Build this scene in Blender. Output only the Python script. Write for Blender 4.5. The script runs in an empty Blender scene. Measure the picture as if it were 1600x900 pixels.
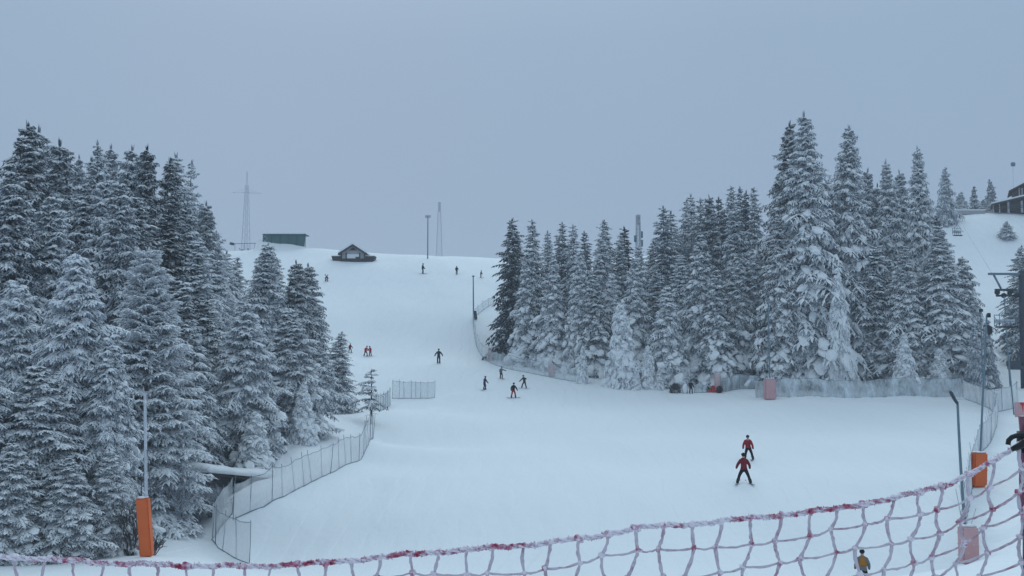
import bpy, bmesh, math, random
import numpy as np
from mathutils import Vector, Matrix

R = math.radians
scene = bpy.context.scene
COL = scene.collection

# ------------------------------------------------------------------ camera
F = 1600.0                      # focal length in pixels of the 1600 px wide photograph
PITCH = math.atan(110.0 / F)    # the camera looks slightly uphill

cam_data = bpy.data.cameras.new('camera')
cam_data.sensor_width = 36.0
cam_data.lens = 36.0
cam_data.clip_start = 0.05
cam_data.clip_end = 5000.0
cam = bpy.data.objects.new('camera', cam_data)
COL.objects.link(cam)
cam.location = (0, 0, 0)
cam.rotation_euler = (math.pi / 2 + PITCH, 0, 0)
scene.camera = cam

# ------------------------------------------------------------------ overcast sky
SUN_EL, SUN_ROT = R(26), R(-12)
world = bpy.data.worlds.new('World')
scene.world = world
world.use_nodes = True
wn = world.node_tree
wn.nodes.clear()
w_out = wn.nodes.new('ShaderNodeOutputWorld')
w_bg = wn.nodes.new('ShaderNodeBackground')
w_bg.inputs['Strength'].default_value = 0.10
w_sky = wn.nodes.new('ShaderNodeTexSky')
w_sky.sky_type = 'NISHITA'
w_sky.sun_disc = False
w_sky.sun_elevation = SUN_EL
w_sky.sun_rotation = SUN_ROT
w_tc = wn.nodes.new('ShaderNodeTexCoord')
w_sep = wn.nodes.new('ShaderNodeSeparateXYZ')
w_ramp = wn.nodes.new('ShaderNodeValToRGB')
w_mul = wn.nodes.new('ShaderNodeVectorMath'); w_mul.operation = 'SCALE'
w_mul.inputs['Scale'].default_value = 12.9
w_noise = wn.nodes.new('ShaderNodeTexNoise')
w_noise.inputs['Scale'].default_value = 1.6
w_noise.inputs['Detail'].default_value = 3.0
w_mr = wn.nodes.new('ShaderNodeMapRange')
w_mr.inputs['To Min'].default_value = 0.92
w_mr.inputs['To Max'].default_value = 1.08
w_mul2 = wn.nodes.new('ShaderNodeVectorMath'); w_mul2.operation = 'SCALE'
w_mix = wn.nodes.new('ShaderNodeMix'); w_mix.data_type = 'RGBA'
w_mix.inputs['Factor'].default_value = 0.02
w_ramp.color_ramp.elements[0].position = 0.0
w_ramp.color_ramp.elements[0].color = (0.206, 0.280, 0.380, 1)
w_ramp.color_ramp.elements[1].position = 1.0
w_ramp.color_ramp.elements[1].color = (0.51, 0.645, 0.74, 1)
e = w_ramp.color_ramp.elements.new(0.30)
e.color = (0.236, 0.322, 0.434, 1)
L = wn.links
L.new(w_tc.outputs['Generated'], w_sep.inputs[0])
L.new(w_sep.outputs['Z'], w_ramp.inputs['Fac'])
L.new(w_ramp.outputs['Color'], w_mul.inputs[0])
L.new(w_tc.outputs['Generated'], w_noise.inputs['Vector'])
L.new(w_noise.outputs['Fac'], w_mr.inputs['Value'])
L.new(w_mul.outputs[0], w_mul2.inputs[0])
L.new(w_mr.outputs[0], w_mul2.inputs['Scale'])
L.new(w_mul2.outputs[0], w_mix.inputs['A'])
L.new(w_sky.outputs[0], w_mix.inputs['B'])
L.new(w_mix.outputs['Result'], w_bg.inputs['Color'])
L.new(w_bg.outputs[0], w_out.inputs['Surface'])

sun_data = bpy.data.lights.new('sun', 'SUN')
sun_data.energy = 1.5
sun_data.angle = R(50)
sun_data.color = (0.80, 0.94, 1.0)
sun = bpy.data.objects.new('sun', sun_data)
COL.objects.link(sun)
sun.rotation_euler = (R(-64), 0, R(-12))

scene.view_settings.view_transform = 'Standard'
scene.view_settings.look = 'None'
scene.view_settings.exposure = 0.0
scene.view_settings.gamma = 1.0
scene.cycles.max_bounces = 5
scene.cycles.diffuse_bounces = 3
scene.cycles.glossy_bounces = 2
scene.cycles.transparent_max_bounces = 16
scene.cycles.volume_bounces = 1
scene.cycles.use_adaptive_sampling = True

# ------------------------------------------------------------------ pixel helpers (layout is derived once, objects stand on the terrain)
CP, SP = math.cos(PITCH), math.sin(PITCH)

def ray(px, py):
    a, b = (px - 800.0) / F, -(py - 450.0) / F
    v = (a, CP - b * SP, SP + b * CP)
    return (v[0] / v[1], v[2] / v[1])          # x and z per metre of forward distance

def at(px, py, D):
    x, z = ray(px, py)
    return Vector((x * D, D, z * D))

# ------------------------------------------------------------------ terrain: thin plate spline through surveyed spots
CTRL = [
 # piste (px, py, distance)
 (800,900,46),(1337,905,46),(500,900,47),(1100,850,50),(700,850,50.5),(1000,800,54),(620,800,55),(1400,800,54),
 (1158,757,59),(800,757,59),(620,740,65),(1400,745,61),(1165,718,69),(850,720,70),(1400,700,73),(650,700,75),(1000,690,79),
 (1450,660,91),(1200,660,92),(900,660,92),(680,650,97),(1100,640,101),(900,640,102),(1400,638,101),(802,622,111),(700,622,112),
 (1000,627,109),(1200,625,108),(1330,626,108),(1480,626,107),(757,609,115),(850,600,118),(783,592,119),(686,568,128),(600,580,124),
 (575,557,135),(700,530,143),(600,520,146),(739,500,149),(650,500,150),(560,500,150),(640,470,160),(740,460,163),
 (510,441,170),(660,430,175),(713,430,175),(750,435,173),(560,425,177),
 (550,408,185),(650,403,188),(780,415,187),(470,388,196),(380,388,198),
 (1060,615,113),(1150,610,115),(900,598,120),
 # plateau beyond the crest
 (550,430,235),(780,440,240),(380,425,240),(600,470,290),(900,430,240),(1100,410,240),
 # forest edge on the right and the slope behind it
 (795,557,139),(870,580,128),(970,600,120),(1260,603,116),(1400,600,115),(1480,603,114),(1550,605,113),(1600,603,106),
 (900,500,165),(1100,480,165),(1300,480,160),(1500,500,145),(1560,470,150),(1500,400,172),(1580,400,172),
 (1480,340,188),(1540,333,190),(1600,332,192),(1500,338,196),(1600,350,215),(1400,365,190),(1500,372,240),(1200,390,195),
 # right boundary and bank
 (1500,790,55),(1512,745,62),(1532,700,73),(1552,655,90),(1527,637,103),(1490,905,45),
 (1600,650,92),(1600,700,68),(1600,800,45),(1600,905,32),(1560,850,42),
 # left boundary, bank and forest floor
 (395,885,51),(340,852,53),(371,823,55),(418,798,56.5),(450,777,59),(480,758,61.5),(527,738,66),(567,720,71),(588,690,80),(585,650,97),(615,628,112),(678,627,113),
 (237,866,43),(330,812,59),(290,838,52),(200,868,42),(100,880,42),(0,885,41),(345,775,57.8),(371,753,58.6),(400,744,60.8),(325,800,57),(400,728,66),(430,742,63),(300,790,62),(280,870,46),(420,742,63.5),(470,708,67),(520,680,73),(560,660,80),(600,641,90),(560,650,95),(540,648,92),(610,640,97),
 (300,700,72),(150,700,68),(0,720,60),(-100,780,50),(100,640,90),(0,620,90),(250,620,100),(350,560,120),(450,560,122),(200,520,140),(0,520,140),
 (400,450,165),(250,450,170),(50,430,175),(-100,500,140),
]
ctrl = [at(*c) for c in CTRL]
ctrl += [Vector(v) for v in [(0,0,-1.75),(0,6,-2.0),(3,8,-2.2),(-3,8,-2.2),(0,14,-3.5),(-8,14,-3.9),(8,14,-3.6),(0,22,-5.3),(0,32,-7.4),(-6,32,-7.3),
                             (10,32,-7.2),(-12,24,-5.6),(12,22,-5.0),(-20,10,-3),(20,10,-3),(-20,-10,-2),(20,-10,-2),(0,-12,-1.7),(-40,30,-5.5),(30,40,-6.5),
                             (40,60,-5),(60,100,-1),(110,150,8),(130,200,22),(90,230,22),(-60,60,-4),(-90,100,-1),(-110,150,6),(-110,220,18),(-40,260,19),(40,260,19)]]
CX = np.array([[v.x, v.y] for v in ctrl]) / 100.0
CZ = np.array([v.z for v in ctrl])

def tps(r2):
    return np.where(r2 > 1e-12, 0.5 * r2 * np.log(np.maximum(r2, 1e-12)), 0.0)
n_ = len(CX)
K = tps(((CX[:, None] - CX[None]) ** 2).sum(-1)) + np.eye(n_) * 2e-4
Pm = np.hstack([np.ones((n_, 1)), CX])
A_ = np.block([[K, Pm], [Pm.T, np.zeros((3, 3))]])
SOL = np.linalg.solve(A_, np.concatenate([CZ, np.zeros(3)]))
_rs = np.random.RandomState(3)
WAVES = [(_rs.uniform(-1, 1, 2) * k, _rs.uniform(0, 6.28), a) for k, a in
         [(.12, .12), (.2, .1), (.3, .07), (.45, .05), (.7, .03), (1.0, .022), (1.4, .015), (.9, .02), (2.0, .009), (2.6, .007)] for _ in range(2)]

def height(x, y):
    x = np.atleast_1d(np.asarray(x, float)); y = np.atleast_1d(np.asarray(y, float))
    xc = np.clip(x, -135, 135); yc = np.clip(y, -15, 265)
    q = np.stack([xc, yc], -1) / 100.0
    out = np.zeros(len(q))
    for i in range(0, len(q), 20000):
        s = q[i:i + 20000]
        out[i:i + 20000] = tps(((s[:, None] - CX[None]) ** 2).sum(-1)) @ SOL[:n_] + SOL[n_] + s @ SOL[n_ + 1:]
    for w, p, a in WAVES:
        out += a * np.sin(w[0] * x + w[1] * y + p)
    return out

def gz(x, y):
    return float(height(x, y)[0])

def on(px, D, dz=0.0):
    """spot on the ground in the direction of column px at distance D"""
    x = (px - 800.0) / F * D * 1.0024
    return Vector((x, D, gz(x, D) + dz))

# ------------------------------------------------------------------ object helpers
def link(o, parent=None):
    COL.objects.link(o)
    if parent is not None:
        o.parent = parent
    return o

def meta(o, label=None, cat=None, group=None, kind=None):
    if label: o['label'] = label
    if cat: o['category'] = cat
    if group: o['group'] = group
    if kind: o['kind'] = kind
    return o

def empty(name, loc, rz=0.0, label=None, cat=None, group=None):
    o = bpy.data.objects.new(name, None)
    o.empty_display_size = 0.3
    o.location = loc
    o.rotation_euler = (0, 0, rz)
    link(o)
    return meta(o, label, cat, group)

def mesh_from(name, V, Fc, mats, midx=None, smooth=False):
    me = bpy.data.meshes.new(name)
    V = np.asarray(V, np.float32)
    Fc = np.asarray(Fc, np.int32)
    me.vertices.add(len(V)); me.vertices.foreach_set('co', V.ravel())
    nf, k = Fc.shape
    me.loops.add(nf * k); me.loops.foreach_set('vertex_index', Fc.ravel())
    me.polygons.add(nf)
    me.polygons.foreach_set('loop_start', np.arange(0, nf * k, k, dtype=np.int32))
    me.polygons.foreach_set('loop_total', np.full(nf, k, np.int32))
    if midx is not None:
        me.polygons.foreach_set('material_index', np.asarray(midx, np.int32))
    me.polygons.foreach_set('use_smooth', np.full(nf, smooth, bool))
    for m in mats:
        me.materials.append(m)
    me.update(); me.validate()
    return me

class MB:
    """collects shapes into one mesh"""
    def __init__(s):
        s.bm = bmesh.new()
    def box(s, c, size, rot=None, bevel=0.0, taper=None):
        r = bmesh.ops.create_cube(s.bm, size=1.0)
        vs = r['verts']
        for v in vs:
            if taper and v.co.z > 0:
                v.co.x *= taper[0]; v.co.y *= taper[1]
            v.co = Vector((v.co.x * size[0], v.co.y * size[1], v.co.z * size[2]))
        if bevel:
            es = list({e for v in vs for e in v.link_edges})
            b = bmesh.ops.bevel(s.bm, geom=es, offset=bevel, segments=2, affect='EDGES')
            vs = list({v for f in b['faces'] for v in f.verts} | {v for v in vs if v.is_valid})
        M = Matrix.Translation(c) @ (rot.to_4x4() if rot is not None else Matrix.Identity(4))
        bmesh.ops.transform(s.bm, matrix=M, verts=vs)
        return s
    def tube(s, pts, r, n=8, cap=True):
        pts = [Vector(p) for p in pts]
        rr = r if isinstance(r, (list, tuple)) else [r] * len(pts)
        rings = []
        prev = None
        for i, p in enumerate(pts):
            t = (pts[min(i + 1, len(pts) - 1)] - pts[max(i - 1, 0)])
            if t.length < 1e-9: t = Vector((0, 0, 1))
            t.normalize()
            if prev is None:
                a = t.orthogonal().normalized()
            else:
                a = (prev - t * prev.dot(t))
                a = a.normalized() if a.length > 1e-6 else t.orthogonal().normalized()
            prev = a
            b = t.cross(a)
            rings.append([s.bm.verts.new(p + (a * math.cos(2 * math.pi * k / n) + b * math.sin(2 * math.pi * k / n)) * rr[i]) for k in range(n)])
        for i in range(len(rings) - 1):
            for k in range(n):
                f = s.bm.faces.new((rings[i][k], rings[i][(k + 1) % n], rings[i + 1][(k + 1) % n], rings[i + 1][k]))
                f.smooth = True
        if cap:
            s.bm.faces.new(list(reversed(rings[0]))); s.bm.faces.new(rings[-1])
        return s
    def ball(s, c, size, rot=None, sub=2, noise=0.0, seed=0):
        r = bmesh.ops.create_icosphere(s.bm, subdivisions=sub, radius=1.0)
        rnd = random.Random(seed)
        for v in r['verts']:
            k = 1 + rnd.uniform(-noise, noise)
            v.co = Vector((v.co.x * size[0] * k, v.co.y * size[1] * k, v.co.z * size[2] * k))
        for f in {f for v in r['verts'] for f in v.link_faces}: f.smooth = True
        M = Matrix.Translation(c) @ (rot.to_4x4() if rot is not None else Matrix.Identity(4))
        bmesh.ops.transform(s.bm, matrix=M, verts=r['verts'])
        return s
    def poly(s, pts):
        s.bm.faces.new([s.bm.verts.new(Vector(p)) for p in pts])
        return s
    def prism(s, outline, y0, y1):
        """outline of (x, z) points extruded along y"""
        a = [s.bm.verts.new((x, y0, z)) for x, z in outline]
        b = [s.bm.verts.new((x, y1, z)) for x, z in outline]
        s.bm.faces.new(a); s.bm.faces.new(list(reversed(b)))
        n = len(a)
        for i in range(n):
            s.bm.faces.new((a[i], b[i], b[(i + 1) % n], a[(i + 1) % n]))
        return s
    def build(s, name, mat, parent=None, label=None):
        bmesh.ops.recalc_face_normals(s.bm, faces=s.bm.faces)
        me = bpy.data.meshes.new(name)
        s.bm.to_mesh(me); s.bm.free()
        me.materials.append(mat)
        o = bpy.data.objects.new(name, me)
        link(o, parent)
        if label: o['label'] = label
        return o

# ------------------------------------------------------------------ materials
def new_mat(name):
    m = bpy.data.materials.new(name); m.use_nodes = True
    nt = m.node_tree
    b = nt.nodes['Principled BSDF']
    return m, nt, b

def lin(c):
    return tuple(c) + (1,) if len(c) == 3 else c

def simple(name, col, col2=None, scale=6.0, rough=0.75, bump=0.15, metal=0.0, frost=0.0, spec=0.3):
    """noise-varied surface, optionally with frost gathered on what faces up"""
    m, nt, b = new_mat(name)
    tc = nt.nodes.new('ShaderNodeTexCoord')
    nz = nt.nodes.new('ShaderNodeTexNoise'); nz.inputs['Scale'].default_value = scale; nz.inputs['Detail'].default_value = 5
    nt.links.new(tc.outputs['Object'], nz.inputs['Vector'])
    mx = nt.nodes.new('ShaderNodeMix'); mx.data_type = 'RGBA'
    mx.inputs['A'].default_value = lin(col)
    mx.inputs['B'].default_value = lin(col2 or tuple(c * 0.7 for c in col))
    nt.links.new(nz.outputs['Fac'], mx.inputs['Factor'])
    out = mx.outputs['Result']
    if frost > 0:
        n2 = nt.nodes.new('ShaderNodeTexNoise'); n2.inputs['Scale'].default_value = scale * 2.3; n2.inputs['Detail'].default_value = 4
        nt.links.new(tc.outputs['Object'], n2.inputs['Vector'])
        geo = nt.nodes.new('ShaderNodeNewGeometry')
        sp = nt.nodes.new('ShaderNodeSeparateXYZ'); nt.links.new(geo.outputs['True Normal'], sp.inputs[0])
        ad = nt.nodes.new('ShaderNodeMath'); ad.operation = 'MULTIPLY_ADD'
        nt.links.new(sp.outputs['Z'], ad.inputs[0]); ad.inputs[1].default_value = 0.35
        nt.links.new(n2.outputs['Fac'], ad.inputs[2])
        mr = nt.nodes.new('ShaderNodeMapRange')
        mr.inputs['From Min'].default_value = 0.85 - frost; mr.inputs['From Max'].default_value = 1.05 - frost
        nt.links.new(ad.outputs[0], mr.inputs['Value'])
        m2 = nt.nodes.new('ShaderNodeMix'); m2.data_type = 'RGBA'
        nt.links.new(mr.outputs[0], m2.inputs['Factor'])
        nt.links.new(out, m2.inputs['A']); m2.inputs['B'].default_value = (0.72, 0.74, 0.78, 1)
        out = m2.outputs['Result']
    nt.links.new(out, b.inputs['Base Color'])
    b.inputs['Roughness'].default_value = rough
    b.inputs['Metallic'].default_value = metal
    b.inputs['Specular IOR Level'].default_value = spec
    if bump:
        bp = nt.nodes.new('ShaderNodeBump'); bp.inputs['Strength'].default_value = bump; bp.inputs['Distance'].default_value = 0.02
        nt.links.new(nz.outputs['Fac'], bp.inputs['Height']); nt.links.new(bp.outputs[0], b.inputs['Normal'])
    return m

def snow_ground():
    m, nt, b = new_mat('piste_snow')
    tc = nt.nodes.new('ShaderNodeTexCoord')
    def noise(scale, det=4, vec=None):
        n = nt.nodes.new('ShaderNodeTexNoise'); n.inputs['Scale'].default_value = scale; n.inputs['Detail'].default_value = det
        nt.links.new(vec or tc.outputs['Object'], n.inputs['Vector']); return n.outputs['Fac']
    mp = nt.nodes.new('ShaderNodeMapping'); mp.inputs['Scale'].default_value = (1.0, 0.22, 1.0)
    mp.inputs['Rotation'].default_value = (0, 0, R(12))
    nt.links.new(tc.outputs['Object'], mp.inputs['Vector'])
    a = noise(0.05, 3); c = noise(0.5, 5, mp.outputs[0])
    mx = nt.nodes.new('ShaderNodeMix'); mx.data_type = 'RGBA'
    mx.inputs['A'].default_value = (0.74, 0.785, 0.82, 1); mx.inputs['B'].default_value = (0.82, 0.85, 0.88, 1)
    ad = nt.nodes.new('ShaderNodeMath'); ad.operation = 'MULTIPLY_ADD'
    nt.links.new(a, ad.inputs[0]); ad.inputs[1].default_value = 0.6
    m2 = nt.nodes.new('ShaderNodeMath'); m2.operation = 'MULTIPLY'; nt.links.new(c, m2.inputs[0]); m2.inputs[1].default_value = 0.4
    nt.links.new(m2.outputs[0], ad.inputs[2])
    nt.links.new(ad.outputs[0], mx.inputs['Factor'])
    nt.links.new(mx.outputs['Result'], b.inputs['Base Color'])
    b.inputs['Roughness'].default_value = 0.85
    b.inputs['Specular IOR Level'].default_value = 0.15
    b1 = nt.nodes.new('ShaderNodeBump'); b1.inputs['Strength'].default_value = 0.5; b1.inputs['Distance'].default_value = 0.4
    nt.links.new(c, b1.inputs['Height'])
    wv = nt.nodes.new('ShaderNodeTexWave'); wv.inputs['Scale'].default_value = 0.22; wv.inputs['Distortion'].default_value = 9.0
    wv.inputs['Detail'].default_value = 3.0; wv.inputs['Detail Scale'].default_value = 0.35; wv.wave_profile = 'SAW'
    nt.links.new(tc.outputs['Object'], wv.inputs['Vector'])
    pw = nt.nodes.new('ShaderNodeMath'); pw.operation = 'POWER'; nt.links.new(wv.outputs['Fac'], pw.inputs[0]); pw.inputs[1].default_value = 14.0
    b3 = nt.nodes.new('ShaderNodeBump'); b3.inputs['Strength'].default_value = 0.35; b3.inputs['Distance'].default_value = 0.12; b3.invert = True
    nt.links.new(pw.outputs[0], b3.inputs['Height']); nt.links.new(b3.outputs[0], b1.inputs['Normal'])
    b2 = nt.nodes.new('ShaderNodeBump'); b2.inputs['Strength'].default_value = 0.5; b2.inputs['Distance'].default_value = 0.06
    nt.links.new(noise(2.2, 6), b2.inputs['Height']); nt.links.new(b1.outputs[0], b2.inputs['Normal'])
    nt.links.new(b2.outputs[0], b.inputs['Normal'])
    return m

def foliage_mat(name, dark, rime, snow_at, rime_lo, rime_hi):
    """needles under rime: rime varies in patches and from tree to tree, settled snow on facets that face up"""
    m, nt, b = new_mat(name)
    N = nt.nodes
    tc = N.new('ShaderNodeTexCoord'); oi = N.new('ShaderNodeObjectInfo'); geo = N.new('ShaderNodeNewGeometry')
    n1 = N.new('ShaderNodeTexNoise'); n1.inputs['Scale'].default_value = 0.9; n1.inputs['Detail'].default_value = 6; n1.inputs['Roughness'].default_value = 0.65
    n2 = N.new('ShaderNodeTexNoise'); n2.inputs['Scale'].default_value = 6.0; n2.inputs['Detail'].default_value = 3
    for n in (n1, n2): nt.links.new(tc.outputs['Object'], n.inputs['Vector'])
    def math2(op, a, bb, c=None):
        x = N.new('ShaderNodeMath'); x.operation = op
        for i, v in enumerate((a, bb, c)):
            if v is None: continue
            if isinstance(v, (int, float)): x.inputs[i].default_value = v
            else: nt.links.new(v, x.inputs[i])
        return x.outputs[0]
    rnd = oi.outputs['Random']
    k = math2('MULTIPLY_ADD', rnd, 0.55, n1.outputs['Fac'])
    k = math2('MULTIPLY_ADD', n2.outputs['Fac'], 0.5, k)
    mr = N.new('ShaderNodeMapRange'); mr.inputs['From Min'].default_value = 0.72; mr.inputs['From Max'].default_value = 1.35
    mr.inputs['To Min'].default_value = rime_lo; mr.inputs['To Max'].default_value = rime_hi
    nt.links.new(k, mr.inputs['Value'])
    mx = N.new('ShaderNodeMix'); mx.data_type = 'RGBA'
    mx.inputs['A'].default_value = lin(dark); mx.inputs['B'].default_value = lin(rime)
    nt.links.new(mr.outputs[0], mx.inputs['Factor'])
    sp = N.new('ShaderNodeSeparateXYZ'); nt.links.new(geo.outputs['True Normal'], sp.inputs[0])
    s = math2('MULTIPLY_ADD', n2.outputs['Fac'], 0.9, sp.outputs['Z'])
    s = math2('MULTIPLY_ADD', n1.outputs['Fac'], 0.8, s)
    s = math2('MULTIPLY_ADD', rnd, 0.30, s)
    s = math2('SUBTRACT', s, 0.15)
    sr = N.new('ShaderNodeMapRange'); sr.inputs['From Min'].default_value = snow_at; sr.inputs['From Max'].default_value = snow_at + 0.35
    nt.links.new(s, sr.inputs['Value'])
    m2 = N.new('ShaderNodeMix'); m2.data_type = 'RGBA'
    nt.links.new(sr.outputs[0], m2.inputs['Factor']); nt.links.new(mx.outputs['Result'], m2.inputs['A'])
    m2.inputs['B'].default_value = (0.78, 0.81, 0.84, 1)
    nt.links.new(m2.outputs['Result'], b.inputs['Base Color'])
    b.inputs['Roughness'].default_value = 0.9; b.inputs['Specular IOR Level'].default_value = 0.1
    return m

def net_mat(name, col, cover, frost_noise=0.25, scale=0.7, sag=None):
    """fine frosted mesh, far thinner than a pixel: let part of the light through"""
    m, nt, b = new_mat(name)
    N = nt.nodes
    tc = N.new('ShaderNodeTexCoord')
    n1 = N.new('ShaderNodeTexNoise'); n1.inputs['Scale'].default_value = scale; n1.inputs['Detail'].default_value = 6; n1.inputs['Roughness'].default_value = 0.7
    mp = N.new('ShaderNodeMapping'); mp.inputs['Scale'].default_value = (1, 1, 0.4); mp.inputs['Rotation'].default_value = (0, R(28), 0)
    nt.links.new(tc.outputs['Object'], mp.inputs['Vector']); nt.links.new(mp.outputs[0], n1.inputs['Vector'])
    mr = N.new('ShaderNodeMapRange'); mr.inputs['From Min'].default_value = 0.3; mr.inputs['From Max'].default_value = 0.7
    mr.inputs['To Min'].default_value = cover - frost_noise; mr.inputs['To Max'].default_value = cover + frost_noise
    nt.links.new(n1.outputs['Fac'], mr.inputs['Value'])
    mx = N.new('ShaderNodeMix'); mx.data_type = 'RGBA'
    mx.inputs['A'].default_value = lin(tuple(c * (0.55 if 'clogged' in name else 0.85) for c in col)); mx.inputs['B'].default_value = lin(tuple(min(.8, c * 1.25) for c in col))
    mf = N.new('ShaderNodeMapRange'); mf.inputs['From Min'].default_value = .36; mf.inputs['From Max'].default_value = .66
    nt.links.new(n1.outputs['Fac'], mf.inputs['Value']); nt.links.new(mf.outputs[0], mx.inputs['Factor']); nt.links.new(mx.outputs['Result'], b.inputs['Base Color'])
    b.inputs['Roughness'].default_value = 0.9
    nt.links.new(mr.outputs[0], b.inputs['Alpha'])
    return m

M = {}
M['snow'] = simple('settled_snow', (0.80, 0.82, 0.84), (0.74, 0.77, 0.80), scale=1.5, bump=0.4, rough=0.9, spec=0.1)
M['ground'] = snow_ground()
M['rimed'] = foliage_mat('rimed_needles', (0.010, 0.019, 0.032), (0.42, 0.48, 0.57), 1.12, 0.0, 0.88)
M['heavy'] = foliage_mat('snowy_needles', (0.009, 0.017, 0.028), (0.40, 0.46, 0.55), 1.02, 0.0, 0.72)
M['pale'] = foliage_mat('thickly_rimed_needles', (0.06, 0.08, 0.10), (0.70, 0.74, 0.80), 0.75, 0.65, 1.0)
M['dusty'] = foliage_mat('lightly_dusted_needles', (0.009, 0.016, 0.026), (0.27, 0.31, 0.38), 1.32, 0.0, 0.75)
M['bark'] = simple('frosted_bark', (0.10, 0.085, 0.08), (0.05, 0.045, 0.045), scale=5, frost=0.22, bump=0.5)
M['twig'] = simple('rimed_twigs', (0.44, 0.47, 0.53), (0.22, 0.24, 0.28), scale=3, frost=0.3)
M['twig_dark'] = simple('dark_twigs', (0.05, 0.05, 0.055), (0.10, 0.10, 0.11), scale=3, frost=0.12)
M['orange'] = simple('orange_padding', (0.72, 0.15, 0.035), (0.60, 0.12, 0.03), scale=2, rough=0.6, bump=0.3)
M['pink'] = simple('frosted_red_padding', (0.58, 0.25, 0.25), (0.55, 0.42, 0.45), scale=1.8, frost=0.22, rough=0.8)
M['palepink'] = simple('pale_pink_padding', (.62, .42, .42), (.60, .52, .55), scale=1.8, frost=.25, rough=.8)
M['steel'] = simple('frosted_steel', (0.10, 0.16, 0.20), (0.16, 0.22, 0.27), scale=3, rough=0.55, metal=0.0, frost=0.02)
M['fog_steel'] = simple('fog_paled_rimed_steel', (0.44, 0.48, 0.54), (0.36, 0.40, 0.46), scale=.4, rough=.9, frost=0.1)  # rimed metal, its colour also paled toward the sky to paint in fog
M['pale_steel'] = simple('rime_covered_steel', (0.40, 0.44, 0.50), (0.55, 0.58, 0.62), scale=3, rough=0.8, frost=0.3)
M['dark_steel'] = simple('dark_lift_steel', (0.035, 0.045, 0.065), (0.06, 0.07, 0.09), scale=3, rough=0.6)
M['black'] = simple('black_plastic', (0.012, 0.012, 0.015), (0.02, 0.02, 0.024), scale=8, rough=0.5)
M['net'] = net_mat('frosted_netting', (0.72, 0.76, 0.80), 0.46, 0.18)
M['net_dense'] = net_mat('snow_clogged_netting', (0.54, 0.60, 0.64), 0.74, 0.3, scale=1.0)
M['net_pale'] = net_mat('pale_frosted_netting', (0.66, 0.70, 0.74), 0.80, 0.18, scale=0.9)
M['net_back'] = net_mat('grey_netting', (0.56, 0.62, 0.66), 0.42, 0.2)
M['wood_dark'] = simple('dark_timber', (0.035, 0.027, 0.030), (0.06, 0.045, 0.045), scale=4, bump=0.4)
M['wood_red'] = simple('reddish_timber', (0.085, 0.028, 0.026), (0.05, 0.02, 0.02), scale=4, bump=0.4)
M['plaster'] = simple('pale_boarding', (0.42, 0.42, 0.44), (0.32, 0.33, 0.36), scale=2, bump=0.2)
M['green'] = simple('dark_green_sheeting', (0.055, 0.135, 0.135), (0.035, 0.10, 0.105), scale=0.6, rough=0.7, bump=0.4)
M['glass'] = simple('dark_glass', (0.02, 0.025, 0.03), rough=0.15, bump=0, spec=0.5)
M['skin'] = simple('skin', (0.55, 0.33, 0.25), rough=0.6, bump=0)
M['ski'] = simple('ski_base', (0.04, 0.05, 0.07), (0.25, 0.27, 0.30), scale=4, rough=0.4, bump=0)
M['redsled'] = simple('red_plastic', (0.55, 0.03, 0.04), (0.42, 0.02, 0.03), scale=3, rough=0.5)

# ------------------------------------------------------------------ ground: one sheet
def axis(lo, hi, dense_lo, dense_hi, step):
    a = list(np.arange(dense_lo, dense_hi + 1e-6, step))
    s, v = step, dense_lo
    left = []
    while v > lo:
        s *= 1.25; v -= s; left.append(max(v, lo))
    s, v = step, dense_hi
    right = []
    while v < hi:
        s *= 1.25; v += s; right.append(min(v, hi))
    return np.array(left[::-1] + a + right)
xs = axis(-600, 600, -110, 110, 0.65)
ys = axis(-120, 800, -6, 215, 0.65)
X, Y = np.meshgrid(xs, ys)
Z = height(X.ravel(), Y.ravel())
V = np.stack([X.ravel(), Y.ravel(), Z], -1)
nx, ny = len(xs), len(ys)
i = (np.arange(ny - 1)[:, None] * nx + np.arange(nx - 1)[None]).ravel()
Fq = np.stack([i, i + 1, i + nx + 1, i + nx], -1)
g = bpy.data.objects.new('snow_ground', mesh_from('snow_ground', V, Fq, [M['ground']], smooth=True))
link(g); meta(g, kind='structure')

# ------------------------------------------------------------------ haze
def build_haze():
    mb = MB(); mb.box((0, 340, 20.5), (1240, 980, 93))
    m = bpy.data.materials.new('thin_mountain_fog'); m.use_nodes = True
    nt = m.node_tree; nt.nodes.clear()
    o = nt.nodes.new('ShaderNodeOutputMaterial'); v = nt.nodes.new('ShaderNodeVolumePrincipled')
    v.inputs['Color'].default_value = (0.70, 0.76, 0.84, 1)
    v.inputs['Density'].default_value = HAZE
    v.inputs['Anisotropy'].default_value = 0.0
    nt.links.new(v.outputs[0], o.inputs['Volume'])
    h = mb.build('haze', m); meta(h, kind='stuff')
HAZE = 0.0006
build_haze()

# ------------------------------------------------------------------ conifers
OCT_F = np.array([[0,1,2],[0,2,3],[0,3,4],[0,4,1],[5,2,1],[5,3,2],[5,4,3],[5,1,4]])

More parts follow.
